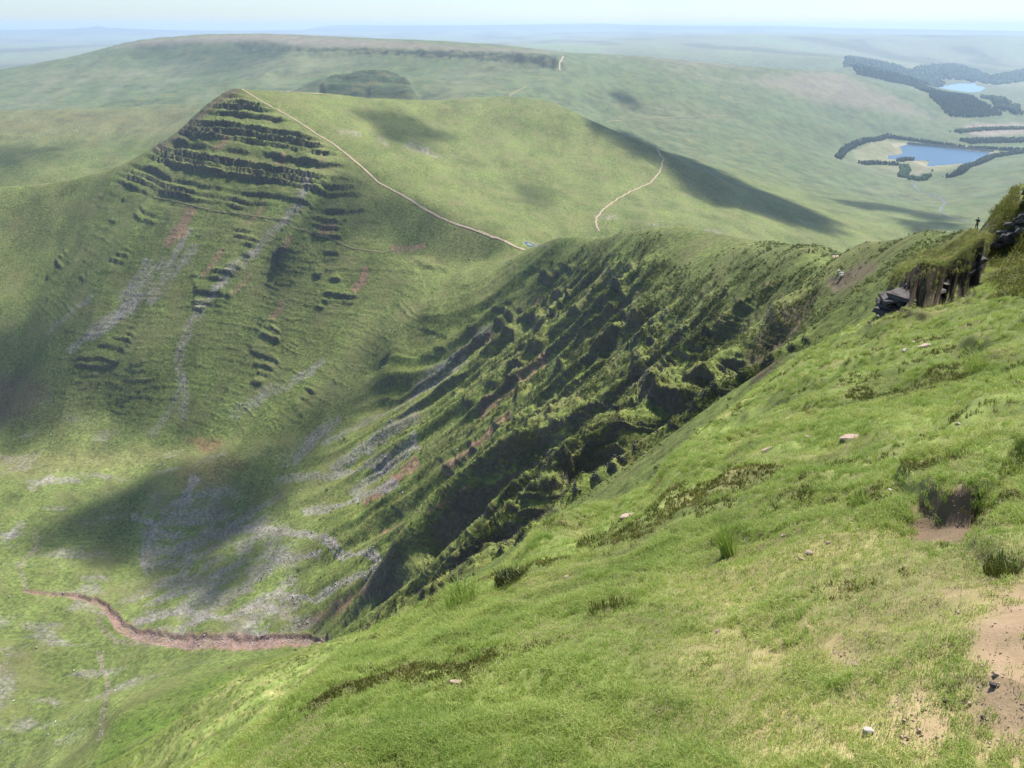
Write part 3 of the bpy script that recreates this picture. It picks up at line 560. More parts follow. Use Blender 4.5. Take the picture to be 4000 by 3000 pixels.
F = np.stack([v0, v0 + NR, v0 + NR + 1, v0 + 1], -1)   # winding fixed below
def land(name, j0, j1):
    pass
def grid_obj(name, sel):
    f = F[sel]; used = np.unique(f); remap = np.full(NC * NR, -1, np.int64); remap[used] = np.arange(len(used))
    o = new_mesh(name, V[used], remap[f][:, ::-1], TM)
    ca = o.data.color_attributes.new('albedo', 'FLOAT_COLOR', 'POINT')
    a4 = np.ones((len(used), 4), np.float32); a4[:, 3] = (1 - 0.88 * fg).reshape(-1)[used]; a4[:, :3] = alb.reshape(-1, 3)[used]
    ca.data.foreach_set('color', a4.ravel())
    return o
ground = grid_obj('mountain_ground', np.ones(F.shape[:2], bool))
ground['kind'] = 'structure'; ground['label'] = 'green mountain land: steep grass slope, cwm, cliffs, moor and far hills'
print('mesh', len(V), round(time.time() - T0, 1))
# ------------------------------------------------------------------ finding the ground again
FLATK = (np.arange(NC)[:, None] * 1000.0 + LR).ravel(); ZF = Z.ravel()
def hz(x, y):
    x = np.atleast_1d(np.asarray(x, float)); y = np.atleast_1d(np.asarray(y, float))
    lr = np.log(np.hypot(x, y)); az = np.arctan2(x, y)
    c = np.clip(np.searchsorted(cols, az) - 1, 0, NC - 2); cf = (az - cols[c]) / (cols[c + 1] - cols[c]); out = 0
    for d, w in ((0, 1 - cf), (1, cf)):
        k = np.searchsorted(FLATK, (c + d) * 1000.0 + lr); k = np.clip(k, (c + d) * NR + 1, (c + d) * NR + NR - 1)
        f = np.clip((((c + d) * 1000.0 + lr) - FLATK[k - 1]) / (FLATK[k] - FLATK[k - 1] + 1e-12), 0, 1)
        out = out + w * (ZF[k - 1] * (1 - f) + ZF[k] * f)
    return out
TF = -Z / RR
def hit(px, py, rmin=1.2, rmax=30000):
    x, y, z = ray(px, py); h = math.hypot(x, y); t = -z / h; az = math.atan2(x, y)
    c = int(np.clip(np.searchsorted(cols, az) - 1, 0, NC - 2)); cf = (az - cols[c]) / (cols[c + 1] - cols[c])
    if cf > 0.5: c += 1
    k = np.nonzero((TF[c] <= t) & (RR[c] >= rmin) & (RR[c] <= rmax))[0]
    if len(k) == 0: return None
    k = k[0]; r = RR[c, k]
    if k > 0 and TF[c, k - 1] > t: f = (TF[c, k - 1] - t) / (TF[c, k - 1] - TF[c, k] + 1e-12); r = RR[c, k - 1] * (1 - f) + r * f
    X_, Y_ = r * math.sin(az), r * math.cos(az)
    return Vector((X_, Y_, float(hz(X_, Y_)[0])))
def gnormal(x, y, e=0.15):
    a = hz([x + e, x - e, x, x], [y, y, y + e, y - e]); return Vector((-(a[0] - a[1]) / (2 * e), -(a[2] - a[3]) / (2 * e), 1)).normalized()
# ------------------------------------------------------------------ object helpers
def simple_mat(name, col, rough=0.85, var=0.25, scale=6.0, spec=0.2, bump=0.0, col2=None, trans=0.0):
    m, nt, b = mat_new(name); L = nt.links.new
    g = nd(nt, 'ShaderNodeTexCoord'); n = nd(nt, 'ShaderNodeTexNoise', i_Scale=scale, i_Detail=6.0, i_Roughness=0.65); L(g.outputs['Object'], n.inputs['Vector'])
    cr = nd(nt, 'ShaderNodeValToRGB'); L(n.outputs['Fac'], cr.inputs['Fac'])
    c2 = col2 or tuple(min(1, c * (1 + var)) for c in col)
    cr.color_ramp.elements[0].position = 0.32; cr.color_ramp.elements[0].color = (*[c * (1 - var) for c in col], 1)
    cr.color_ramp.elements[1].position = 0.68; cr.color_ramp.elements[1].color = (*c2, 1)
    L(cr.outputs['Color'], b.inputs['Base Color']); b.inputs['Roughness'].default_value = rough; b.inputs['Specular IOR Level'].default_value = spec
    if bump:
        bp = nd(nt, 'ShaderNodeBump', i_Strength=0.8, i_Distance=bump); L(n.outputs['Fac'], bp.inputs['Height']); L(bp.outputs['Normal'], b.inputs['Normal'])
    return m
def tag(o, label=None, cat=None, group=None, kind=None):
    if label: o['label'] = label
    if cat: o['category'] = cat
    if group: o['group'] = group
    if kind: o['kind'] = kind
    return o
def mesh_o(name, v, f, mat, parent=None, loc=None, smooth=True):
    me = bpy.data.meshes.new(name); me.from_pydata([tuple(p) for p in v], [], [tuple(int(i) for i in q) for q in f]); me.update()
    if mat: me.materials.append(mat)
    if smooth: me.polygons.foreach_set('use_smooth', [True] * len(me.polygons))
    o = bpy.data.objects.new(name, me); COL.objects.link(o)
    if parent: o.parent = parent
    if loc is not None: o.location = loc
    return o
import bmesh
def bm_o(name, bm, mat, parent=None, loc=None, smooth=False):
    me = bpy.data.meshes.new(name); bm.to_mesh(me); bm.free()
    if mat: me.materials.append(mat)
    me.polygons.foreach_set('use_smooth', [smooth] * len(me.polygons))
    o = bpy.data.objects.new(name, me); COL.objects.link(o)
    if parent: o.parent = parent
    if loc is not None: o.location = loc
    return o
def empty(name, loc, rz=0.0):
    o = bpy.data.objects.new(name, None); COL.objects.link(o); o.location = loc; o.rotation_euler = (0, 0, rz); o.empty_display_size = 0.3; return o
def scatter_mesh(name, bv, bf, P, S, RZ, mat, tilt=None, smooth=False):
    """many copies of a tiny shape joined into one mesh: bv verts, bf faces, P positions, S (n,3) sizes, RZ turns"""
    n = len(P); bv = np.asarray(bv, np.float32); bf = np.asarray(bf)
    v = bv[None] * S[:, None, :]
    c, s_ = np.cos(RZ)[:, None], np.sin(RZ)[:, None]
    x = v[..., 0] * c - v[..., 1] * s_; y = v[..., 0] * s_ + v[..., 1] * c
    v = np.stack([x, y, v[..., 2]], -1) + P[:, None, :]
    f = bf[None] + (np.arange(n) * len(bv))[:, None, None]
    return new_mesh(name, v.reshape(-1, 3), f.reshape(-1, bf.shape[1]), mat, smooth=smooth)
# ------------------------------------------------------------------ water
def water_mat(name, col, rough):
    m, nt, b = mat_new(name); L = nt.links.new
    b.inputs['Base Color'].default_value = (*col, 1); b.inputs['Roughness'].default_value = rough; b.inputs['IOR'].default_value = 1.33
    g = nd(nt, 'ShaderNodeTexCoord'); n = nd(nt, 'ShaderNodeTexNoise', i_Scale=0.05, i_Detail=8.0); L(g.outputs['Object'], n.inputs['Vector'])
    bp = nd(nt, 'ShaderNodeBump', i_Strength=0.5, i_Distance=1.5); L(n.outputs['Fac'], bp.inputs['Height']); L(bp.outputs['Normal'], b.inputs['Normal'])
    return m
WM = water_mat('lake_water', (0.025, 0.075, 0.12), 0.25)
def flat_poly(name, pts, z, mat, drop=0.0):
    bm = bmesh.new(); vs = [bm.verts.new((x, y, z)) for x, y in pts]; f = bm.faces.new(vs); f.normal_update()
    if f.normal.z < 0: f.normal_flip()
    return bm_o(name, bm, mat)
def wobble(pts, amp, n=6, seed=0):
    out = []; rr = random.Random(seed)
    for (a, b), (c, d) in zip(pts, pts[1:] + pts[:1]):
        for i in range(n):
            f = i / n; out.append((a + (c - a) * f + (rr.uniform(-amp, amp) if i else 0), b + (d - b) * f + (rr.uniform(-amp, amp) if i else 0)))
    return out
tag(flat_poly('reservoir', LAKE1, WZ1, WM), 'blue upland reservoir with sandy shore inside a ring of pine belts', kind='structure')
tag(flat_poly('lake', LAKE2, WZ2, water_mat('far_lake_water', (0.10, 0.22, 0.34), 0.45)), 'pale far reservoir low among the forestry', kind='structure')
# ------------------------------------------------------------------ paths and becks: strips laid on the ground
def ribbon(name, px, w, rmin, rmax, mat, label, lift=0.12, jit=0.25, sub=6, wj=0.35, seed=1, last=False):
    rr = random.Random(seed); P = []
    for (a, b) in zip(px[:-1], px[1:]):
        n = max(2, int(math.dist(a, b) / 3))
        for i in range(n):
            f = i / n; h = hit(a[0] + (b[0] - a[0]) * f, a[1] + (b[1] - a[1]) * f, rmin, rmax)
            if h and (not P or (h - P[-1]).length < 260): P.append(h)
    if len(P) < 3: return None
    Q = np.array([(p.x, p.y) for p in P])
    d = np.concatenate([[0], np.cumsum(np.hypot(*np.diff(Q, axis=0).T))]); n = max(6, int(d[-1] / (w * 1.2))); t = np.linspace(0, d[-1], n)
    x = np.interp(t, d, Q[:, 0]); y = np.interp(t, d, Q[:, 1])
    k = np.ones(5) / 5
    if n > 10: x[2:-2] = np.convolve(x, k, 'valid'); y[2:-2] = np.convolve(y, k, 'valid')
    x = x + w * jit * 3.2 * fbm(t / (w * 9), t * 0 + seed, 3, 7); y = y + w * jit * 2 * fbm(t / (w * 9), t * 0 + seed + 9, 3, 8)
    tx, ty = np.gradient(x), np.gradient(y); l = np.hypot(tx, ty) + 1e-9; nx_, ny_ = -ty / l, tx / l
    ww = w * (1 + wj * 1.6 * fbm(t / (w * 6), t * 0 + 3 + seed, 2, 9)); V_ = []
    for o_ in (-0.5, -0.17, 0.17, 0.5):
        X_, Y_ = x + nx_ * ww * o_, y + ny_ * ww * o_
        V_.append(np.stack([X_, Y_, hz(X_, Y_) + lift], 1))
    V_ = np.stack(V_, 1); n = len(t); f = []
    for i in range(n - 1):
        for j in range(3): a = i * 4 + j; f.append((a, a + 1, a + 5, a + 4))
    o = new_mesh(name, V_.reshape(-1, 3), np.array(f)[:, ::-1], mat); tag(o, label, kind='structure'); return o
PM = simple_mat('worn_sandstone_path', (0.38, 0.29, 0.20), var=0.35, scale=0.5)
PM2 = simple_mat('faint_trodden_path', (0.25, 0.22, 0.11), var=0.3, scale=0.3)
ribbon('footpath', [(500, 188), (520, 191), (545, 207), (575, 225), (610, 243), (645, 263), (680, 287), (715, 308), (745, 330), (775, 355), (800, 378), (815, 393), (850, 412), (880, 428), (905, 445), (935, 462), (975, 482), (1010, 492), (1050, 507), (1085, 518), (1105, 530), (1137, 542)], 2.3, 770, 1200, PM, 'pale worn footpath climbing from the col to the pointed summit', 0.5, seed=2)
ribbon('footpath', [(506, 190), (525, 190), (545, 192), (580, 196), (640, 200), (700, 204)], 3.0, 1000, 1400, PM, 'short flat path along the summit top', 0.6, seed=3)
ribbon('footpath', [(1417, 316), (1424, 330), (1432, 345), (1431, 357), (1426, 370), (1406, 395), (1361, 415), (1326, 435), (1301, 455), (1287, 475), (1290, 488), (1294, 504)], 2.2, 950, 1600, PM, 'pale winding path slanting over the flank behind the crags', 0.5, 0.5, seed=4)
ribbon('footpath', [(1311, 263), (1406, 256), (1480, 252), (1571, 250)], 4.0, 1900, 3600, PM2, 'faint straight track crossing the open moor', 0.8, 0.1, seed=5)
ribbon('footpath', [(1217, 122), (1208, 140), (1211, 155)], 4.5, 2600, 3600, PM, 'pale path scar dropping from the far cliff end', 1.0, seed=6)
ribbon('footpath', [(1092, 217), (1104, 205), (1118, 196), (1140, 187)], 4.0, 1750, 3000, PM2, 'faint path curving over the middle hill', 0.8, seed=7)
ribbon('footpath', [(1790, 549), (1807, 554), (1822, 558), (1841, 563)], 2.2, 280, 470, PM, 'pale strip of ridge path by the walkers', 0.15, 0.1, seed=8)
ribbon('footpath', [(332, 426), (394, 438), (462, 456), (527, 463), (614, 476), (632, 491), (707, 513), (757, 536), (829, 546), (852, 538)], 1.0, 700, 1200, PM2, 'thin sheep track level across the pyramid face', 0.5, 0.4, seed=9)
BW = water_mat('beck_water', (0.10, 0.14, 0.17), 0.25)
BKM = simple_mat('stony_beck_bed', (0.20, 0.165, 0.13), var=0.3, scale=0.3)
BECK = [(1984, 392), (1972, 398), (1979, 407), (1989, 415), (2008, 419), (2030, 428), (2043, 438), (2036, 447), (2029, 458), (2050, 468), (2077, 476), (2091, 483)]
ribbon('stream', [(2003, 361), (1993, 368), (1985, 374), (1978, 380)], 9, 2500, 3400, BKM, 'stony inlet bed between the trees and the reservoir', 0.5, 0.4, seed=10)
ribbon('stream', BECK, 4.5, 1500, 3200, BKM, 'stony stream bed winding over the moor below the reservoir', 0.3, 0.5, seed=11)
ribbon('stream', BECK, 2.0, 1500, 3200, BW, 'thin glinting water of the moorland stream', 0.7, 0.5, seed=11)
p = hit(1145, 529, 780, 1100)
if p:
    vv = [(p.x + 5.5 * math.cos(a) * (1 + .2 * math.sin(3 * a)), p.y + 10 * math.sin(a)) for a in np.linspace(0, 2 * math.pi, 24, endpoint=False)]
    zz = hz([v[0] for v in vv], [v[1] for v in vv]); o = mesh_o('pond', [(v[0], v[1], z + 0.25) for v, z in zip(vv, zz)], [list(range(24))], WM); tag(o, 'small blue pool on the col beside the path', kind='structure')
# embankment of the reservoir
DM = simple_mat('dark_dam_stone', (0.075, 0.085, 0.07), var=0.3, scale=0.1)
def dam(a, b, z0, h, th, label):
    A_, B_ = Vector((*onplane(*a, z0), z0)), Vector((*onplane(*b, z0), z0)); d = (B_ - A_); n = Vector((-d.y, d.x, 0)).normalized()
    if n.y < 0: n = -n
    v = []; N_ = 14
    for i in range(N_ + 1):
        c = A_ + d * (i / N_) + n * (10 * math.sin(math.pi * i / N_))
        for off, hh in ((-2, -3), (h * .9, h), (h * .9 + th, h), (h * 2.6 + th, -6)): v.append((c.x + n.x * off, c.y + n.y * off, z0 + hh))
    f = [(i * 4 + j, (i + 1) * 4 + j, (i + 1) * 4 + j + 1, i * 4 + j + 1) for i in range(N_) for j in range(3)] + [(0, 1, 2, 3), (N_ * 4 + 3, N_ * 4 + 2, N_ * 4 + 1, N_ * 4)]
    o = mesh_o('dam_wall', v, f, DM, smooth=False); tag(o, label, 'dam')
dam((1958, 312), (2143, 329), WZ1, 8, 5, 'long dark dam embankment along the far shore of the near reservoir')
dam((2084, 178.5), (2108, 179.2), WZ2, 14, 8, 'short pale dam at the far end of the distant lake')
# ------------------------------------------------------------------ woods
def leafmat(name, c): return simple_mat(name, c, var=0.35, scale=0.08)
TRM = leafmat('dark_pine_foliage', (0.038, 0.062, 0.030)); TRM2 = leafmat('fresh_broadleaf_foliage', (0.065, 0.125, 0.030)); TRM3 = leafmat('spruce_foliage', (0.040, 0.085, 0.040))
def lump(seed, n=7, m=5, cone=0.0):
    rr = random.Random(seed); v = [(0, 0, 1.0)]
    for j in range(1, m):
        th = math.pi * j / m
        for i in range(n):
            ph = 2 * math.pi * (i + .5 * (j % 2)) / n; q = rr.uniform(.75, 1.15)
            rad = (math.sin(th) * (1 - cone) + cone * (j / m) * 1.1) * q; v.append((rad * math.cos(ph) * .5, rad * math.sin(ph) * .5, .5 + .5 * math.cos(th) * rr.uniform(.9, 1.05)))
    f = [(0, 1 + i, 1 + (i + 1) % n) for i in range(n)]
    for j in range(m - 2):
        for i in range(n):
            a, b = 1 + j * n + i, 1 + j * n + (i + 1) % n; f += [(a, a + n, b), (b, a + n, b + n)]
    return v, f
def wood(name, P2, hgt, wid, mat, label, cone=0.0, seed=0):
    P2 = np.array(P2); n = len(P2)
    if not n: return
    z = hz(P2[:, 0], P2[:, 1]) - 0.6
    rg = np.random.default_rng(seed); S = np.stack([wid * rg.uniform(.7, 1.3, n)] * 2 + [hgt * rg.uniform(.65, 1.2, n)], 1)
    b, f = lump(seed, 6, 5, cone)
    o = scatter_mesh(name, b, f, np.stack([P2[:, 0], P2[:, 1], z], 1), S, rg.uniform(0, 6.28, n), mat, smooth=False)
    tag(o, label, kind='stuff')
def belt(px, width, rmin, rmax, sp=7.0, seed=0, thin=0.0):
    rr = random.Random(seed); P = []; pts_ = [hit(a, b, rmin, rmax) for a, b in px]; pts_ = [p for p in pts_ if p]
    for a, b in zip(pts_[:-1], pts_[1:]):
        L_ = (b - a).length; n = int(L_ / sp * max(1, width / sp)); d = (b - a).normalized(); q = Vector((-d.y, d.x, 0))
        for i in range(n):
            if rr.random() < thin: continue
            P.append(((a + (b - a) * rr.random()) + q * rr.uniform(-.5, .5) * width)[:2])
    return P
BELTS = [([(1810, 343), (1820, 330), (1832, 320), (1850, 312), (1882, 305), (1910, 297)], 24, 'dark pine belt running up the left bank of the near reservoir', TRM),
 ([(1910, 294), (1940, 300), (1970, 304), (2010, 310), (2066, 319), (2100, 322), (2150, 324), (2212, 326)], 26, 'long pine belt along the far shore behind the dam', TRM),
 ([(1860, 355), (1880, 355), (1900, 355), (1925, 357), (1940, 357)], 24, 'short level row of pines before the reservoir', TRM),
 ([(1942, 350), (1955, 347), (1970, 347)], 26, 'small dark tree clump on the near shore point', TRM),
 ([(1951, 359), (1956, 372), (1948, 382), (1970, 388), (1990, 390), (2006, 381)], 30, 'fresh green broadleaf clump by the stream inlet', TRM2),
 ([(2046, 384), (2066, 380), (2078, 370), (2092, 361), (2120, 351), (2140, 341), (2170, 336), (2212, 330)], 30, 'tree belt slanting up the right bank of the reservoir', TRM),
 ([(2066, 286), (2090, 283), (2120, 281), (2160, 279), (2212, 278)], 44, 'green shelter belt beyond the felled ground', TRM2),
 ([(2085, 308), (2130, 306), (2180, 305), (2230, 306)], 90, 'dense dark wood behind the right end of the dam', TRM)]
for k, (px, wd, lab, mt) in enumerate(BELTS):
    P2 = belt(px, wd * .9, 2400, 4700, 5.5, 20 + k, 0.2)
    wood('pine_wood' if mt is TRM else 'broadleaf_wood', P2, 13 if mt is TRM else 11, 7.5, mt, lab, 0.15, 30 + k)
def fill(poly, sp, rmin, rmax, seed):
    rr = random.Random(seed); W_ = []
    for a, b in poly:
        h = hit(a, b, rmin, rmax)
        if h: W_.append((h.x, h.y))
    xs = [p[0] for p in W_]; ys = [p[1] for p in W_]
    gx, gy = np.meshgrid(np.arange(min(xs), max(xs), sp), np.arange(min(ys), max(ys), sp)); rg = np.random.default_rng(seed)
    gx = gx + rg.uniform(-.45, .45, gx.shape) * sp; gy = gy + rg.uniform(-.45, .45, gy.shape) * sp
    m = polysd(gx + 30 * fbm(gx / 200, gy / 200, 2, seed), gy, W_) > 0; return np.stack([gx[m], gy[m]], 1)
FOREST = [(1799, 151), (1850, 163), (1920, 177), (1980, 189), (2006, 207), (2028, 231), (2058, 253), (2094, 255), (2166, 250), (2150, 237), (2110, 220), (2070, 206), (2010, 192), (1970, 178), (1910, 160), (1850, 152)]
P2 = fill(FOREST, 12, 3800, 7500, 3); print('forest', len(P2)); wood('forest', P2[:16000], 16, 11, TRM3, 'dark green spruce plantation edging the pale moor', 0.6, 44)
for k, (poly, sp, a, b, lab) in enumerate([([(1850, 150), (1822, 138), (1830, 124), (1880, 122), (1910, 138), (1960, 152), (2010, 165), (2040, 180), (1990, 182), (1930, 165)], 30, 5200, 9000, 'blue hazy forestry slope above the far lake'),
     ([(1970, 150), (2020, 142), (2060, 141), (2100, 152), (2140, 165), (2170, 160), (2212, 152), (2212, 176), (2150, 184), (2110, 176), (2060, 172), (2020, 170)], 36, 7000, 12000, 'hazy woods around the head of the far lake'),
     ([(2120, 206), (2160, 192), (2212, 184), (2212, 250), (2180, 246), (2150, 232)], 26, 4500, 6800, 'hazy forest covering the right hand valley side')]):
    P2 = fill(poly, sp, a, b, 60 + k); print('forest', len(P2)); wood('forest', P2[:9000], 24, sp * 1.15, TRM3, lab, 0.5, 70 + k)
BARK = simple_mat('tree_bark', (0.10, 0.075, 0.055), scale=2)
TSP = [(2036, 383, 'lone round bush left of the slanting tree belt', 5), (2013, 372, 'small tree standing right of the stream inlet', 9), (1880, 357, 'low tree before the short pine row', 7), (2052, 286, 'scrubby tree at the left end of the shelter belt', 8)]
for k, (a, b, lab, hh) in enumerate(TSP):
    h = hit(a, b, 2400, 4700)
    if not h: continue
    t = empty('tree', h); tag(t, lab, 'tree', 'single trees near the reservoir')
    bm = bmesh.new(); bmesh.ops.create_cone(bm, cap_ends=True, segments=7, radius1=.35, radius2=.15, depth=hh * .6, matrix=Matrix.Translation((0, 0, hh * .3 - .2))); bm_o('trunk', bm, BARK, t)
    v, f = lump(90 + k, 9, 7); mesh_o('crown', [(x * hh * .9, y * hh * .9, z * hh * .8 + hh * .25) for x, y, z in v], f, TRM2, t, smooth=False)
print('woods', round(time.time() - T0, 1))
# ------------------------------------------------------------------ loose stones of the scree, joined
al = alb.reshape(-1, 3); nzf = nz.reshape(-1)
grey = (al[:, 2] > 0.115) & (al[:, 0] > 0.15) & (RRf > 330) & (RRf < 1000) & FRf & (PXf > -60) & (PXf < 1300) & (PYf < 1700)
gi = np.nonzero(grey)[0]; gi = gi[RNG.random(len(gi)) < min(1, 26000 / max(1, len(gi)))]
extra = np.nonzero((floor_.reshape(-1) > 0.3) & FRf & (PXf > -60) & (PXf < 1000))[0]; extra = extra[RNG.random(len(extra)) < min(1, 2500 / max(1, len(extra)))]
gi = np.concatenate([gi, extra]); n = len(gi); sz = RNG.lognormal(-0.75, 0.45, n)
Pn = np.stack([X.reshape(-1)[gi] + RNG.uniform(-.4, .4, n), Y.reshape(-1)[gi] + RNG.uniform(-.4, .4, n), Z.reshape(-1)[gi] - 0.05], 1)
b, f = [(-.5, -.4, -.2), (.5, -.45, -.2), (.45, .5, -.2), (-.5, .4, -.2), (-.3, -.3, .42), (.35, -.25, .5), (.25, .35, .38), (-.35, .25, .5)], [(0, 1, 5, 4), (1, 2, 6, 5), (2, 3, 7, 6), (3, 0, 4, 7), (4, 5, 6, 7)]
SCM = simple_mat('grey_scree_stone', (0.30, 0.26, 0.25), var=0.4, scale=0.15)
tag(scatter_mesh('scree_stones', b, f, Pn, np.stack([sz, sz * .8, sz * .6], 1), RNG.uniform(0, 6.28, n), SCM), 'grey loose stones strewn over the cwm floor and scree runs', kind='stuff')
print('scree', n, round(time.time() - T0, 1))
# ------------------------------------------------------------------ sheep
def skin_mesh(name, verts, edges, radii, mat, sub=1, root=0):
    me = bpy.data.meshes.new(name); me.from_pydata(verts, edges, []); o = bpy.data.objects.new(name, me); COL.objects.link(o)
    md = o.modifiers.new('s', 'SKIN'); me.skin_vertices[0].data[root].use_root = True
    for i, r_ in enumerate(radii):
        me.skin_vertices[0].data[i].radius = (r_, r_) if not isinstance(r_, tuple) else r_
    md.use_smooth_shade = True; sb = o.modifiers.new('d', 'SUBSURF'); sb.levels = sub; sb.render_levels = sub
    dg = bpy.context.evaluated_depsgraph_get(); m2 = bpy.data.meshes.new_from_object(o.evaluated_get(dg)); bpy.data.objects.remove(o)
    m2.name = name; m2.materials.clear(); m2.materials.append(mat); return m2
FLEECE = simple_mat('sheep_fleece', (0.66, 0.62, 0.54), var=0.15, scale=14, bump=0.02); FACE = simple_mat('sheep_face', (0.55, 0.50, 0.42), var=0.1)
sv = [(0, 0, .62), (.32, 0, .62), (-.35, 0, .63), (.48, 0, .66), (.60, 0, .60), (.72, 0, .44), (.80, 0, .32), (.30, .13, .42), (.30, .13, .02), (.30, -.13, .42), (.30, -.13, .02), (-.34, .13, .44), (-.40, .13, .24), (-.34, .13, .02), (-.34, -.13, .44), (-.40, -.13, .24), (-.34, -.13, .02), (-.50, 0, .60), (-.53, 0, .42)]
se = [(0, 1), (0, 2), (1, 3), (3, 4), (4, 5), (5, 6), (1, 7), (7, 8), (1, 9), (9, 10), (2, 11), (11, 12), (12, 13), (2, 14), (14, 15), (15, 16), (2, 17), (17, 18)]
sr = [.25, .22, .22, .15, .11, .085, .05, .07, .03, .07, .03, .08, .045, .03, .08, .045, .03, .08, .03]
SHM = skin_mesh('sheep', sv, se, sr, FLEECE, 1)
ears = skin_mesh('ear', [(0, 0, 0), (0.02, .09, .01)], [(0, 1)], [.02, .012], FACE, 0)
def sheep(p, rz, label, group=None, full=True, sc=1.0):
    o = bpy.data.objects.new('sheep', SHM); COL.objects.link(o); o.location = p; o.rotation_euler = (0, 0, rz); o.scale = (sc,) * 3; tag(o, label, 'sheep', group)
    if full:
        for s_ in (1, -1):
            e = bpy.data.objects.new('ear', ears); COL.objects.link(e); e.parent = o; e.location = (.70, .05 * s_, .50); e.scale = (1, s_, 1)
for k, (a, b, lab) in enumerate([(1811, 587, 'white sheep highest of the three on the gully lip'), (1818, 592, 'white sheep grazing in the middle of the three'), (1817, 597, 'white sheep lowest of the three on the gully lip')]):
    h = hit(a, b + 2, 120, 420)
    if h: sheep(h, (0.3, 2.8, 0.1)[k], lab, 'three sheep on the gully lip', True, 1.15)
SHP = [(1099, 569), (1093, 573), (340, 1007), (322, 1183), (268, 1182), (188, 1090), (60, 1225), (90, 1165), (20, 1290), (165, 1060), (205, 1096), (150, 1120), (300, 1195), (130, 1225), (485, 985), (463, 980), (575, 905), (560, 935), (512, 870), (395, 975), (262, 1000), (110, 940), (145, 905), (215, 845), (250, 760), (350, 705), (620, 1010), (650, 1060), (705, 905), (755, 842), (842, 715), (853, 713), (938, 730), (975, 918), (988, 973), (973, 1005), (870, 1065), (700, 1088), (1120, 640), (1170, 820), (80, 1400), (160, 1450), (60, 1350), (30, 1515), (470, 640), (430, 600), (1015, 560), (950, 600), (880, 640), (120, 1560)]
for k, (a, b) in enumerate(SHP):
    h = hit(a, b, 150, 1100)
    if h: sheep(h, random.uniform(0, 6.28), 'tiny white sheep dotted over the slopes and floor of the cwm', 'sheep scattered through the cwm', False, 1.25)
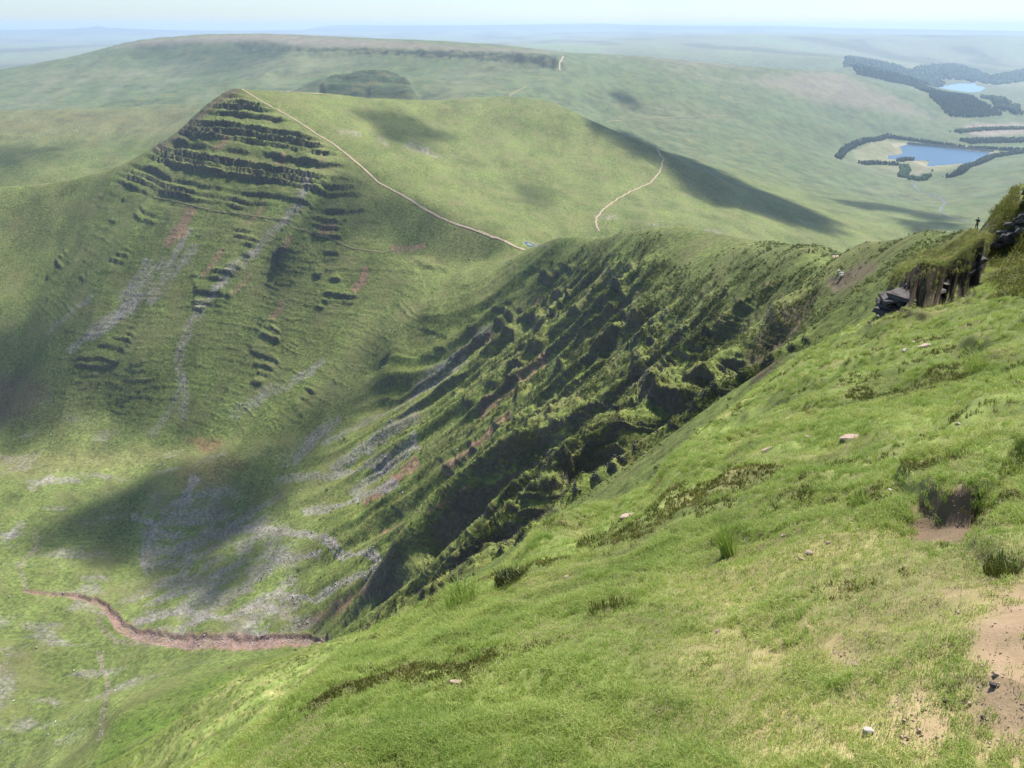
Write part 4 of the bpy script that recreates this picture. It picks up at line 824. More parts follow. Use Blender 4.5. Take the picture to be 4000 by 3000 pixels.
# ------------------------------------------------------------------ people
def person(px, py, rmin, rmax, rz, jacket, trousers, label, pack=None, arms=None, sit=False, sc=1.0, hat=None):
    h = hit(px, py, rmin, rmax)
    if not h: return
    root = empty('person', h, rz); root.scale = (sc,) * 3; tag(root, label, 'person', None)
    SK_ = simple_mat('skin', (0.50, 0.30, 0.21), var=0.08, rough=0.6); J = simple_mat('jacket_cloth', jacket, var=0.15, scale=8); T = simple_mat('trouser_cloth', trousers, var=0.15, scale=8); HR = simple_mat('hair', hat or (0.05, 0.035, 0.025), var=0.2, scale=20)
    hp = 0.95; A = arms or ((.20, .04, 1.43, .30, .06, 1.16, .27, .22, .98), (-.20, .04, 1.43, -.30, -.02, 1.16, -.28, .12, .95))
    v = [(0, 0, hp), (0, 0, 1.15), (0, 0, 1.38), (0, .01, 1.50), (0, .03, 1.60), (0, .04, 1.70)]
    e = [(0, 1), (1, 2), (2, 3), (3, 4), (4, 5)]; r_ = [.15, .135, .155, .055, .085, .08]
    for a in A:
        i = len(v); v += [a[0:3], a[3:6], a[6:9]]; e += [(2, i), (i, i + 1), (i + 1, i + 2)]; r_ += [.06, .045, .035]
        for q in range(5):                          # five fingers, the thumb from the side of the palm
            j = len(v); bx, by, bz = a[6:9]; sd = 1 if bx > 0 else -1
            v.append((bx + .012 * (q - 2), by + (.05 if q < 4 else .02), bz - (.07 if q < 4 else .02))); e.append((i + 2, j)); r_.append(.009)
    for s_ in (1, -1):
        i = len(v); v += [(.10 * s_, .02 + .02 * s_, .88), (.11 * s_, .05 * s_, .50), (.11 * s_, .07 * s_ - .02, .09), (.12 * s_, .07 * s_ + .12, .045)]; e += [(0, i), (i, i + 1), (i + 1, i + 2), (i + 2, i + 3)]; r_ += [.095, .065, .045, .04]
    b = bpy.data.objects.new('body', skin_mesh('body', v, e, r_, SK_, 1)); COL.objects.link(b); b.parent = root
    nt_ = 6 + 2 * 8
    tv = [(0, 0, hp + .06), (0, 0, hp - .02)]; te = [(0, 1)]; tr = [.16, .17]
    for s_ in (1, -1):
        i = len(tv); tv += [(.10 * s_, .02 + .02 * s_, .86), (.11 * s_, .05 * s_, .50), (.11 * s_, .07 * s_ - .02, .12)]; te += [(1, i), (i, i + 1), (i + 1, i + 2)]; tr += [.115, .085, .07]
    o = bpy.data.objects.new('trousers', skin_mesh('trousers', tv, te, tr, T, 1)); COL.objects.link(o); o.parent = root
    jv = [(0, 0, hp - .03), (0, 0, 1.15), (0, 0, 1.38), (0, .01, 1.49)]; je = [(0, 1), (1, 2), (2, 3)]; jr = [.175, .165, .18, .085]
    for a in A:
        i = len(jv); jv += [a[0:3], a[3:6], tuple(np.array(a[3:6]) * .15 + np.array(a[6:9]) * .85)]; je += [(2, i), (i, i + 1), (i + 1, i + 2)]; jr += [.085, .065, .05]
    o = bpy.data.objects.new('jacket', skin_mesh('jacket', jv, je, jr, J, 1)); COL.objects.link(o); o.parent = root
    bm = bmesh.new(); bmesh.ops.create_icosphere(bm, subdivisions=2, radius=.105, matrix=Matrix.Translation((0, .01, 1.735)) @ Matrix.Diagonal((.9, 1.0, .8, 1))); bm_o('hair', bm, HR, root, smooth=True)
    bm = bmesh.new(); bmesh.ops.create_cone(bm, cap_ends=True, segments=6, radius1=.02, radius2=.008, depth=.035, matrix=Matrix.Translation((0, .135, 1.64)) @ Matrix.Rotation(R(90), 4, 'X')); bm_o('nose', bm, SK_, root, smooth=True)
    for s_ in (1, -1):
        o = bpy.data.objects.new('boot', skin_mesh('boot', [(.11 * s_, .07 * s_ - .03, .10), (.11 * s_, .07 * s_ - .02, .04), (.12 * s_, .07 * s_ + .13, .035)], [(0, 1), (1, 2)], [.06, .055, .045], simple_mat('boot_leather', (.04, .03, .025)), 1)); COL.objects.link(o); o.parent = root
    if pack:
        bm = bmesh.new(); bmesh.ops.create_cube(bm, size=1, matrix=Matrix.Translation((0, -.22, 1.25)) @ Matrix.Diagonal((.30, .18, .46, 1))); bmesh.ops.bevel(bm, geom=bm.edges[:], offset=.05, segments=3, affect='EDGES'); o = bm_o('rucksack', bm, simple_mat('rucksack_cloth', pack, scale=9), root, smooth=True)
    return root
NAVY, BLK = (0.02, 0.022, 0.035), (0.022, 0.022, 0.025)
person(2108, 496, 100, 260, 2.6, NAVY, BLK, 'dark clad hiker with a pale shoulder bag standing on the skyline', pack=(0.45, 0.42, 0.36), arms=((.20, .04, 1.43, .36, .10, 1.28, .30, .28, 1.42), (-.20, .04, 1.43, -.30, -.02, 1.18, -.22, .20, 1.10)), sc=1.1)
person(1747, 546, 300, 520, 1.9, BLK, BLK, 'lone dark walker on the far ridge crest', pack=(0.03, 0.03, 0.04), sc=1.0)
person(1796, 554, 280, 480, 1.2, (0.55, 0.55, 0.58), (0.30, 0.27, 0.24), 'walker in pale grey top, left of the ridge path trio', sc=1.05)
person(1805, 556, 280, 480, -1.9, (0.50, 0.72, 0.80), (0.35, 0.35, 0.36), 'walker in light blue top, middle of the trio', pack=(0.6, 0.62, 0.62), sc=1.05)
person(1814, 558, 280, 480, -1.7, (0.55, 0.045, 0.035), BLK, 'walker with red top and dark pack, right of the trio', pack=(0.05, 0.04, 0.06), sc=1.1)
print('folk', round(time.time() - T0, 1))
# ------------------------------------------------------------------ stones lying in the foreground turf
ST_PINK = simple_mat('pale_pink_sandstone', (0.40, 0.29, 0.235), var=0.22, scale=22, bump=0.006)
ST_WHITE = simple_mat('pale_quartz_stone', (0.50, 0.45, 0.39), var=0.15, scale=20, bump=0.004)
ST_DARK = simple_mat('dark_wet_stone', (0.085, 0.078, 0.080), var=0.3, scale=24, bump=0.004)
def stone_bm(seed, flat=0.45, n=16):
    rr = random.Random(seed); bm = bmesh.new()
    for i in range(n):
        a = rr.uniform(0, 6.28); u_ = rr.uniform(-1, 1); q = (1 - u_ * u_) ** .5
        bm.verts.new((.55 * (abs(math.cos(a)) ** .7) * math.copysign(1, math.cos(a)) * q ** .5, .42 * (abs(math.sin(a)) ** .7) * math.copysign(1, math.sin(a)) * q ** .5, flat * u_ * .5))
    r_ = bmesh.ops.convex_hull(bm, input=bm.verts[:]); bmesh.ops.delete(bm, geom=[e for e in r_['geom_interior'] if isinstance(e, bmesh.types.BMVert)], context='VERTS')
    bmesh.ops.bevel(bm, geom=bm.edges[:], offset=.025, segments=1, affect='EDGES', clamp_overlap=True)
    return bm
STONES = [(1357, 1120, 36, .45, ST_PINK, 'squarish pink stone half sunk in grass near the slope brink'), (1835, 949, 42, .28, ST_PINK, 'long pale flat slab lying in the mid slope grass'), (1748, 945, 18, .4, ST_PINK, 'small oval pink stone left of the long flat slab'),
 (1660, 973, 27, .4, ST_PINK, 'tilted pink slab above the straw hollow'), (1634, 984, 14, .4, ST_PINK, 'small wedge stone at the straw hollow edge'), (1997, 751, 26, .4, ST_PINK, 'mauve pink slab in the upper slope below the crag'), (2155, 634, 9, .7, ST_WHITE, 'small white stone right of the crag'),
 (1972, 740, 10, .6, ST_WHITE, 'white chip just left of the mauve slab'), (1955, 757, 9, .6, ST_WHITE, 'white chip below and left of the mauve slab'), (1880, 757, 8, .5, ST_PINK, 'small pink chip far left on the upper slope'), (985, 1476, 27, .35, ST_PINK, 'tilted grey pink slab in dark moss low on the slope'),
 (918, 1573, 30, .35, ST_PINK, 'pale stone bedded in grass near the lower left brink'), (1746, 1197, 17, .5, ST_PINK, 'brown pink stone, largest of the scatter on short turf'), (1731, 1209, 10, .5, ST_PINK, 'brown stone just below the largest scattered one'), (1694, 1157, 12, .4, ST_PINK, 'thin pink chip at the top of the scatter'),
 (1706, 1171, 8, .5, ST_PINK, 'tiny pink chip between the thin chip and the larger stone'), (1790, 1173, 9, .5, ST_PINK, 'small brown pebble right of the stone scatter'), (1727, 1187, 6, .6, ST_PINK, 'tiny pink pebble above the largest scattered stone'), (1550, 1367, 10, .6, ST_PINK, 'pink pebble alone in the middle turf'),
 (1875, 1585, 19, .75, ST_WHITE, 'pale rounded stone on straw turf at the lower right'), (2147, 1482, 13, .8, ST_DARK, 'dark pebble on the bare earth, largest of three'), (2040, 1519, 9, .8, ST_DARK, 'dark pebble left of the bare earth patch'), (2122, 1553, 8, .8, ST_DARK, 'small dark pebble lowest by the bare earth'),
 (1224, 1248, 12, .5, ST_PINK, 'pink stone beside the dark heather clump'), (1923, 1062, 9, .8, ST_WHITE, 'white stone in shade left of the turf bank'), (2068, 917, 8, .6, ST_WHITE, 'white chip on the slope above the turf bank'), (1845, 1438, 12, .5, ST_PINK, 'pinkish stone in a small bare scrape'), (1712, 1296, 8, .5, ST_PINK, 'little brown pebble above the bare scrape'),
 (1660, 1168, 7, .5, ST_PINK, 'pink fleck of stone at the left of the scatter'), (2068, 1325, 9, .5, ST_PINK, 'pink chip on the thin turf below the hollow'), (1130, 1180, 8, .5, ST_PINK, 'tiny stone above the heather clump')]
for k, (a, b_, w_, fl_, mt, lab) in enumerate(STONES):
    h = hit(a, b_, 1.3, 60)
    if not h: print('no stone', a, b_); continue
    sz_ = w_ * h.length / FPX; nn = gnormal(h.x, h.y, max(.05, sz_)); o = bm_o('stone', stone_bm(300 + k, fl_), mt)
    o.location = h + nn * sz_ * (fl_ * .10) + Vector((0, 0, .006)); o.rotation_mode = 'QUATERNION'
    o.rotation_quaternion = nn.lerp(Vector((0, 0, 1)), .35).normalized().to_track_quat('Z', 'X') @ Matrix.Rotation(random.uniform(-.5, .5), 3, 'Z').to_quaternion()
    o.scale = (sz_ * 1.05,) * 3; tag(o, lab, 'stone')
# ------------------------------------------------------------------ grass: blades in tufts, set on points
def blade_mesh(name, n, h, spread, w, lean, mat, seed, droop=0.5):
    rg = np.random.default_rng(seed); v = []; f = []
    for i in range(n):
        a, d = rg.uniform(0, 6.28), spread * math.sqrt(rg.random()); bx, by = d * math.cos(a), d * math.sin(a)
        la = rg.uniform(0, 6.28); ln = rg.uniform(.1, 1) * lean; hh = h * rg.uniform(.45, 1.15); ww = w * rg.uniform(.6, 1.3); wa = rg.uniform(0, 3.14)
        lx, ly = math.cos(la), math.sin(la); wx, wy = math.cos(wa) * ww / 2, math.sin(wa) * ww / 2; k = len(v)
        m1 = (bx + lx * ln * hh * .25, by + ly * ln * hh * .25, hh * .55); tp = (bx + lx * ln * hh, by + ly * ln * hh, hh * (1 - droop * ln * .6))
        v += [(bx - wx, by - wy, -.01), (bx + wx, by + wy, -.01), (m1[0] + wx * .8, m1[1] + wy * .8, m1[2]), (m1[0] - wx * .8, m1[1] - wy * .8, m1[2]), tp]
        f += [(k, k + 1, k + 2), (k, k + 2, k + 3), (k + 3, k + 2, k + 4)]
    me = bpy.data.meshes.new(name); me.from_pydata(v, [], f); me.update(); me.materials.append(mat); return me
def grass_mat(name, c1, c2, c3=None, tr=0.35):
    m = bpy.data.materials.new(name); m.use_nodes = True; nt = m.node_tree; nt.nodes.clear(); L = nt.links.new
    out = nd(nt, 'ShaderNodeOutputMaterial'); oi = nd(nt, 'ShaderNodeObjectInfo'); cr = nd(nt, 'ShaderNodeValToRGB'); g = nd(nt, 'ShaderNodeNewGeometry')
    ns = nd(nt, 'ShaderNodeTexNoise', i_Scale=1.3, i_Detail=3.0); L(g.outputs['Position'], ns.inputs['Vector'])
    mth = nd(nt, 'ShaderNodeMath', operation='MULTIPLY_ADD'); mth.inputs[1].default_value = 0.45; L(oi.outputs['Random'], mth.inputs[0])
    m2 = nd(nt, 'ShaderNodeMath', operation='MULTIPLY_ADD'); m2.inputs[1].default_value = 1.5; m2.inputs[2].default_value = -0.48; L(ns.outputs['Fac'], m2.inputs[0]); L(m2.outputs[0], mth.inputs[2])
    L(mth.outputs[0], cr.inputs['Fac']); cr.color_ramp.elements[0].color = (*c1, 1); cr.color_ramp.elements[0].position = 0.15; cr.color_ramp.elements[1].color = (*c2, 1); cr.color_ramp.elements[1].position = 0.85
    if c3: e_ = cr.color_ramp.elements.new(0.55); e_.color = (*c3, 1)
    d = nd(nt, 'ShaderNodeBsdfPrincipled'); d.inputs['Roughness'].default_value = 0.55; d.inputs['Specular IOR Level'].default_value = 0.35; L(cr.outputs['Color'], d.inputs['Base Color'])
    t = nd(nt, 'ShaderNodeBsdfTranslucent'); L(cr.outputs['Color'], t.inputs['Color']); mx = nd(nt, 'ShaderNodeMixShader'); mx.inputs[0].default_value = tr
    L(d.outputs[0], mx.inputs[1]); L(t.outputs[0], mx.inputs[2]); L(mx.outputs[0], out.inputs['Surface']); return m
GM1 = grass_mat('green_grass', (0.20, 0.30, 0.050), (0.44, 0.48, 0.14), (0.31, 0.40, 0.085), 0.45); GM2 = grass_mat('straw_grass', (0.42, 0.35, 0.17), (0.60, 0.52, 0.30)); GM3 = grass_mat('moss_and_bilberry', (0.085, 0.11, 0.022), (0.22, 0.21, 0.05), (0.15, 0.16, 0.032), 0.3)
def gn_group(inst_obj):
    ng = bpy.data.node_groups.new('scatter', 'GeometryNodeTree'); ng.interface.new_socket('Geometry', in_out='INPUT', socket_type='NodeSocketGeometry'); ng.interface.new_socket('Geometry', in_out='OUTPUT', socket_type='NodeSocketGeometry')
    N_ = ng.nodes; gi_ = N_.new('NodeGroupInput'); go = N_.new('NodeGroupOutput'); ip = N_.new('GeometryNodeInstanceOnPoints'); ob = N_.new('GeometryNodeObjectInfo'); ob.inputs['Object'].default_value = inst_obj
    ar = N_.new('GeometryNodeInputNamedAttribute'); ar.data_type = 'FLOAT_VECTOR'; ar.inputs['Name'].default_value = 'rot'; asx = N_.new('GeometryNodeInputNamedAttribute'); asx.data_type = 'FLOAT'; asx.inputs['Name'].default_value = 'scl'
    L = ng.links.new; L(gi_.outputs[0], ip.inputs['Points']); L(ob.outputs['Geometry'], ip.inputs['Instance']); L(ar.outputs[0], ip.inputs['Rotation']); L(asx.outputs[0], ip.inputs['Scale']); L(ip.outputs[0], go.inputs[0]); return ng
def points_obj(name, P, rot, scl, tuft_mesh, label, hide_far=True):
    me = bpy.data.meshes.new(name); me.vertices.add(len(P)); me.vertices.foreach_set('co', np.ascontiguousarray(P, np.float32).ravel())
    a = me.attributes.new('rot', 'FLOAT_VECTOR', 'POINT'); a.data.foreach_set('vector', np.ascontiguousarray(rot, np.float32).ravel())
    a = me.attributes.new('scl', 'FLOAT', 'POINT'); a.data.foreach_set('value', np.ascontiguousarray(scl, np.float32))
    me.update(); o = bpy.data.objects.new(name, me); COL.objects.link(o)
    src = bpy.data.objects.new(name + '_tuft', tuft_mesh)      # not linked to the scene: only instanced
    md = o.modifiers.new('scatter', 'NODES'); md.node_group = gn_group(src); tag(o, label, kind='stuff'); return o
BANDS = [(1.15, 2.6, 6500), (2.6, 6.0, 2600), (6.0, 14.0, 620), (14.0, 34.0, 130), (34.0, 75.0, 30)]
GP = []
for (a, b_, dens) in BANDS:
    th = R(96) if a < 3 else R(88); area = .5 * (b_ * b_ - a * a) * th; n = int(area * dens * .55)
    r_ = np.sqrt(RNG.uniform(a * a, b_ * b_, n)); q = RNG.uniform(-th / 2, th / 2, n); GP.append(np.stack([r_ * np.sin(q), r_ * np.cos(q), r_], 1))
GP = np.concatenate(GP)
gz = hz(GP[:, 0], GP[:, 1]); gpx, gpy, _ = proj(GP[:, 0], GP[:, 1], gz)
bpx, bpy_, _ = gpx, gpy, 0
top_t = TF.copy(); top_t[RR > 90] = 9; cm = np.minimum.accumulate(top_t, axis=1)           # keep tufts that are near a sight line or close by
c_ = np.clip(np.searchsorted(cols, np.arctan2(GP[:, 0], GP[:, 1])), 0, NC - 1)
k_ = np.clip(np.searchsorted(FLATK, c_ * 1000.0 + np.log(GP[:, 2])), 0, len(FLATK) - 1)
ea = earth.reshape(-1)[k_] + 0.8 * np.clip(hol.reshape(-1)[k_] - .25, 0, 1)
slp = nz.reshape(-1)[k_]
keep = (gpx > -150) & (gpx < 2400) & (gpy < 1850) & (RNG.random(len(GP)) > ea * 1.02) & (-gz / GP[:, 2] < cm.reshape(-1)[k_] + 0.10 + .3 / GP[:, 2]) & (slp > np.where(GP[:, 2] > 25, 0.62, 0.25))
GP = GP[keep]; gz = gz[keep]; k_ = k_[keep]; n = len(GP)
c1 = fbm(GP[:, 0] / 1.1, GP[:, 1] / 1.1, 3, 301); c2 = fbm(GP[:, 0] / 2.6, GP[:, 1] / 2.6, 3, 302); c3 = fbm(GP[:, 0] / 0.5, GP[:, 1] / 0.5, 2, 303)
u_ = RNG.random(n); straw = u_ < 0.15 + 0.25 * ss(0.0, .5, c1) + 0.30 * ss(1300, 1800, gpx[keep] + 0.4 * (gpy[keep] - 1300)) * ss(1050, 1300, gpy[keep]) * (0.4 + ss(-.1, .3, c2))
grazed = ss(1300, 1700, gpx[keep] + 0.4 * (gpy[keep] - 1300)) * ss(1000, 1200, gpy[keep])
moss = (~straw) & (c2 + .5 * c3 > 0.15 + 0.25 * RNG.random(n) + .12 * grazed); longg = (~straw) & (~moss) & (c1 + .4 * c3 < -0.06 + .1 * RNG.random(n) - .22 * grazed); short = ~(straw | moss | longg)
far_s = np.interp(GP[:, 2], [1.2, 3, 8, 20, 70], [0.52, 0.64, 1.0, 1.6, 3.2])
rotz = RNG.uniform(0, 6.28, n); ROT = np.stack([RNG.uniform(-.25, .25, n), RNG.uniform(-.25, .25, n) - .12, rotz], 1)
PP = np.stack([GP[:, 0], GP[:, 1], gz], 1)
TUFTS = {'short_grass': (short, blade_mesh('short_grass_tuft', 26, .026, .045, .0034, 1.6, GM1, 1), 1.0, 'short green grazed turf of the near slope'), 'long_grass': (longg, blade_mesh('long_grass_tuft', 30, .070, .040, .0032, 1.3, GM1, 2), 1.0, 'longer pale green grass leaning over the near slope'),
  'dry_grass': (straw, blade_mesh('dry_grass_tuft', 14, .036, .050, .0032, 1.3, GM2, 3), 1.0, 'dry straw coloured grass among the green'), 'moss': (moss, blade_mesh('moss_tuft', 34, .030, .040, .0052, .8, GM3, 4), 1.0, 'dark moss and bilberry patches in the turf')}
for nm, (m, me, sc_, lab) in TUFTS.items():
    points_obj(nm, PP[m], ROT[m], (far_s * sc_ * RNG.uniform(.7, 1.25, n))[m], me, lab)
    print(nm, int(m.sum()))
print('grass', round(time.time() - T0, 1))
# ------------------------------------------------------------------ heather, rushes and tall tufts on the slope
GMH = grass_mat('heather_sprigs', (0.030, 0.042, 0.010), (0.09, 0.10, 0.025), (0.055, 0.070, 0.015), 0.15)
TUFT_THINGS = [(1104, 1262, 10.2, 'heather_clump', 700, .15, .13, .008, .7, GMH, 'dark green heather clump bulging over the slope brink', 'heather'),
 (1575, 1205, 0, 'rush_tuft', 150, .34, .05, .004, .55, GM1, 'fan of long dark rushes in the middle of the slope', 'rush tuft'),
 (1300, 1080, 0, 'grass_tuft', 170, .42, .12, .005, .6, GM1, 'tall wispy grass tuft standing against the dark gully', 'grass tuft'),
 (1000, 1310, 0, 'grass_tuft', 160, .30, .12, .005, .9, GM1, 'shaggy pale grass tuft near the brink left of the heather', 'grass tuft'),
 (1290, 1175, 0, 'moss_cushion', 500, .10, .22, .007, .8, GM3, 'dark moss cushion below the squarish pink stone', 'moss'),
 (1330, 1320, 0, 'moss_cushion', 460, .07, .15, .006, .8, GM3, 'dark moss cushion in the middle of the slope', 'moss'),
 (1860, 1095, 0, 'rush_tuft', 110, .16, .06, .004, .8, GM1, 'blue green tuft beside the turf bank', 'rush tuft'),
 (2110, 800, 0, 'grass_tuft', 160, .40, .16, .006, .9, GM1, 'bushy tuft high on the slope right of the mauve slab', 'grass tuft'),
 (2180, 1230, 0, 'moss_cushion', 300, .07, .09, .005, .9, GM3, 'dark moss cushion at the edge of the bare earth', 'moss')]
for a, b_, dd, nm, nb, hh, sp_, w_, ln_, mt, lab, ct in TUFT_THINGS:
    h = hit(a, b_, 1.3, 70)
    if not h: continue
    o = bpy.data.objects.new(nm, blade_mesh(nm, nb, hh, sp_, w_, ln_, mt, int(a), 0.4)); COL.objects.link(o); o.location = h - Vector((0, 0, .01))
    nn = gnormal(h.x, h.y, .3); o.rotation_mode = 'QUATERNION'; o.rotation_quaternion = nn.lerp(Vector((0, 0, 1)), .5).normalized().to_track_quat('Z', 'X'); tag(o, lab, ct)
# ------------------------------------------------------------------ the undercut crag on the skyline side of the slope
ROCK = simple_mat('layered_dark_sandstone', (0.060, 0.050, 0.046), var=0.4, scale=2.2, bump=0.05, col2=(0.15, 0.14, 0.13)); TURF = simple_mat('turf_cap_soil', (0.12, 0.125, 0.035), var=0.35, scale=2.5, bump=0.12, col2=(0.21, 0.17, 0.055)); SHALE = simple_mat('red_earth_face', (0.16, 0.10, 0.075), var=0.35, scale=3, bump=0.06)
def slab_me(seed):
    rr = random.Random(seed); bm = bmesh.new()
    for sx in (-1, 1):
        for sy in (-1, 1):
            for sz in (-1, 1):
                bm.verts.new((sx * rr.uniform(.38, .5), sy * rr.uniform(.35, .5), sz * rr.uniform(.36, .5)))
    for q in range(5): bm.verts.new((rr.uniform(-.5, .5), rr.choice((-.56, .56)) * rr.uniform(.8, 1), rr.uniform(-.4, .4)))
    bmesh.ops.convex_hull(bm, input=bm.verts[:]); bmesh.ops.bevel(bm, geom=bm.edges[:], offset=.02, segments=1, affect='EDGES', clamp_overlap=True)
    me = bpy.data.meshes.new('stone'); bm.to_mesh(me); bm.free(); me.materials.append(ROCK); return me
SLABS = [slab_me(i) for i in range(6)]
def turf_cap(name, root, A_, ax, back, L_, hgt, dep, seed, sag=0.35, nu=46, nv=22):
    """a lip of turf: long rounded roll with a ragged lower edge"""
    v = []; f = []
    for i in range(nu + 1):
        u = i / nu; e_ = (math.sin(math.pi * min(1, max(0, u))) ** .45 + .03) * (1 + .3 * float(fbm(np.array([u * L_ * 1.4 + seed * 3.3]), np.array([0.7]), 2, 433)[0]))
        for j in range(nv + 1):
            th = -0.9 + (math.pi + 1.1) * j / nv
            rr_ = e_ * (1 + .30 * float(fbm(np.array([u * L_ * .9 + seed]), np.array([th * 1.1]), 3, 400 + seed)[0]) + .10 * float(fbm(np.array([u * L_ * 4]), np.array([th * 4.]), 2, 410 + seed)[0]))
            out = -math.cos(th) * dep * rr_; up_ = math.sin(th) * hgt * rr_ * (1 if th > 0 else .8)
            p = ax * (u * L_) - back * (-out) * 1.0 + Vector((0, 0, up_)); v.append(p)
    for i in range(nu):
        for j in range(nv): a = i * (nv + 1) + j; f.append((a, a + 1, a + nv + 2, a + nv + 1))
    o = mesh_o(name, v, f, TURF, root); o.location = A_; return [root.matrix_basis @ (A_ + p) for p in v]
def outcrop(pa, pb, label, layers, lh, dep, cap_h, cap_d, seed, rmin=20, rmax=75, cap_up=None, group=None, body=True, face=0.45):
    a, b_ = hit(*pa, rmin, rmax), hit(*pb, rmin, rmax)
    if not a or not b_: print('no outcrop', pa); return []
    d = b_ - a; L_ = d.length; ax = d.normalized(); view = Vector((a.x, a.y, 0)).normalized(); back = (view - ax * view.dot(ax)).normalized(); root = empty('rock_outcrop', a); tag(root, label, 'rock outcrop', group); rr = random.Random(seed)
    ml = 0
    for k in range(layers):
        x = rr.uniform(-.15, .1) * L_ * (k % 2)
        while x < L_ * (1 - .04 * k):
            w_ = rr.uniform(.35, 1.7) * lh * 4.2; o = bpy.data.objects.new('stone', SLABS[rr.randrange(6)]); COL.objects.link(o); o.parent = root
            z0 = (k - (.6 if body else 2.0)) * lh
            o.location = ax * (x + w_ / 2) + back * (dep * face + rr.uniform(-.22, .30) + .03 * k) + Vector((0, 0, z0)); o.scale = (w_ * 1.05, dep, lh * rr.uniform(.75, 1.15))
            o.rotation_euler = (rr.uniform(-.05, .05), -math.asin(max(-1, min(1, ax.z))) + rr.uniform(-.05, .05) + .12, math.atan2(ax.y, ax.x) + rr.uniform(-.12, .12)); x += w_ * rr.uniform(.9, 1.08)
    top_ = layers * lh * .78 if cap_up is None else cap_up
    pts_ = [] if not body else turf_cap('turf_cap', root, -ax * .15 * L_ * .5 + back * (dep * .55) + Vector((0, 0, top_)), ax, back, L_ * 1.12, cap_h, cap_d, seed)
    if not body: return pts_
    # earth body behind, so the crag grows out of the slope
    v = []; f = []
    for i in range(25):
        u = 0.0 + 1.0 * i / 24; e_ = math.sin(math.pi * i / 24) ** .5
        for (bk, zz) in ((dep * .35, -1.2), (dep * .40, top_ * .95 * e_), (dep * .9, (top_ + cap_h * .3) * e_), (dep * 1.25, (top_ * .6) * e_), (dep * 1.5, -2.2)):
            v.append(ax * (u * L_) + back * bk + Vector((0, 0, zz + .12 * rr.uniform(-1, 1))))
    for i in range(24):
        for j in range(4): q = i * 5 + j; f.append((q, q + 1, q + 6, q + 5))
    mesh_o('turf_bank', v, f, TURF, root)
    return pts_ + [a + p for p in v if p.z > 0.1]
CP1 = outcrop((1915, 684), (2006, 662), 'dark undercut crag of layered rock under a shaggy turf lip', 5, .14, 1.0, .16, .62, 5, body=False, face=1.0)
CP1 += outcrop((2008, 662), (2106, 606), 'darker recessed rock step right of the undercut crag', 5, .13, 1.1, .20, .62, 6, body=False, face=.92)
CP2 = outcrop((2196, 470), (2250, 452), 'ragged dark rock stack cut by the right frame edge', 12, .28, 1.2, .22, .6, 9, 20, 90, body=False)
CP3 = outcrop((2150, 545), (2225, 505), 'low turfy rock step right of the crag', 3, .2, .9, .16, .5, 12, body=False, face=.8)
CP4 = outcrop((2066, 590), (2092, 572), 'small dark rock nose below the standing hiker', 2, .18, .7, .12, .4, 14, body=False, face=.8)
def on_cap(pts_, per, mesh, name, label, seed, sc0=2.2):
    rg = np.random.default_rng(seed); P_ = np.array([tuple(p) for p in pts_]); P_ = np.repeat(P_, per, 0); P_ = P_ + rg.normal(0, .07, P_.shape); n_ = len(P_)
    ROT_ = np.stack([rg.uniform(-.6, .6, n_), rg.uniform(-.6, .6, n_), rg.uniform(0, 6.28, n_)], 1); return points_obj(name, P_, ROT_, sc0 * rg.uniform(.5, 1.2, n_), mesh, label)
GM4 = grass_mat('sunburnt_crag_grass', (0.13, 0.16, 0.035), (0.36, 0.33, 0.10), (0.22, 0.24, 0.06), 0.3)
def fringe(w_, n0, mesh, name, label, sc0, droop):
    gi = np.nonzero(RNG.random(w_.size) < w_.reshape(-1) * n0 / max(1e-6, w_.sum()))[0]; n_ = len(gi)
    ROT_ = np.stack([RNG.uniform(-.5, .5, n_) + droop, RNG.uniform(-.5, .5, n_) - droop, RNG.uniform(-.6, .6, n_)], 1)
    return points_obj(name, np.stack([X.reshape(-1)[gi] + RNG.normal(0, .05, n_), Y.reshape(-1)[gi] + RNG.normal(0, .05, n_), Z.reshape(-1)[gi]], 1), ROT_, sc0 * RNG.uniform(.5, 1.3, n_), mesh, label)
lipw = crag * ss(.6, .9, crag) * (0.25 + ss(0.85, 0.5, nz))
fringe(lipw, 8000, blade_mesh('crag_grass_tuft', 30, .06, .06, .005, 1.0, GM4, 8), 'crag_grass', 'brown green shaggy grass hanging over the lip of the undercut crag', 1.9, .2)
hagw = (RR > 22) * (RR < 90) * front * ss(2130, 2170, PX) * (PY < 640) * (PY > 250) * (0.3 + ss(0.80, 0.40, nz))
fringe(hagw, 7000, blade_mesh('hag_grass_tuft', 26, .06, .06, .006, 1.0, GM3, 9), 'bilberry', 'dark bilberry and moss cladding the broken turf steps at the right edge', 3.0, .3)
CB_, CF_ = [(-.5, -.4, -.2), (.5, -.45, -.2), (.45, .5, -.2), (-.5, .4, -.2), (-.3, -.3, .42), (.35, -.25, .5), (.25, .35, .38), (-.35, .25, .5)], [(0, 1, 5, 4), (1, 2, 6, 5), (2, 3, 7, 6), (3, 0, 4, 7), (4, 5, 6, 7)]
ei = np.nonzero((earth.reshape(-1) > .35) & (RRf < 9))[0]; ei = ei[RNG.random(len(ei)) < min(1, 800 / max(1, len(ei)))]; n_ = len(ei); sz = .0040 * RNG.lognormal(0, .5, n_)
tag(scatter_mesh('earth_crumbs', CB_, CF_, np.stack([X.reshape(-1)[ei] + RNG.normal(0, .01, n_), Y.reshape(-1)[ei] + RNG.normal(0, .01, n_), Z.reshape(-1)[ei]], 1), np.stack([sz, sz, sz * .7], 1), RNG.uniform(0, 6, n_), simple_mat('earth_crumb', (0.34, 0.25, 0.18), var=.4, scale=9)), 'small crumbs of stone and earth on the worn bare patches', kind='stuff')
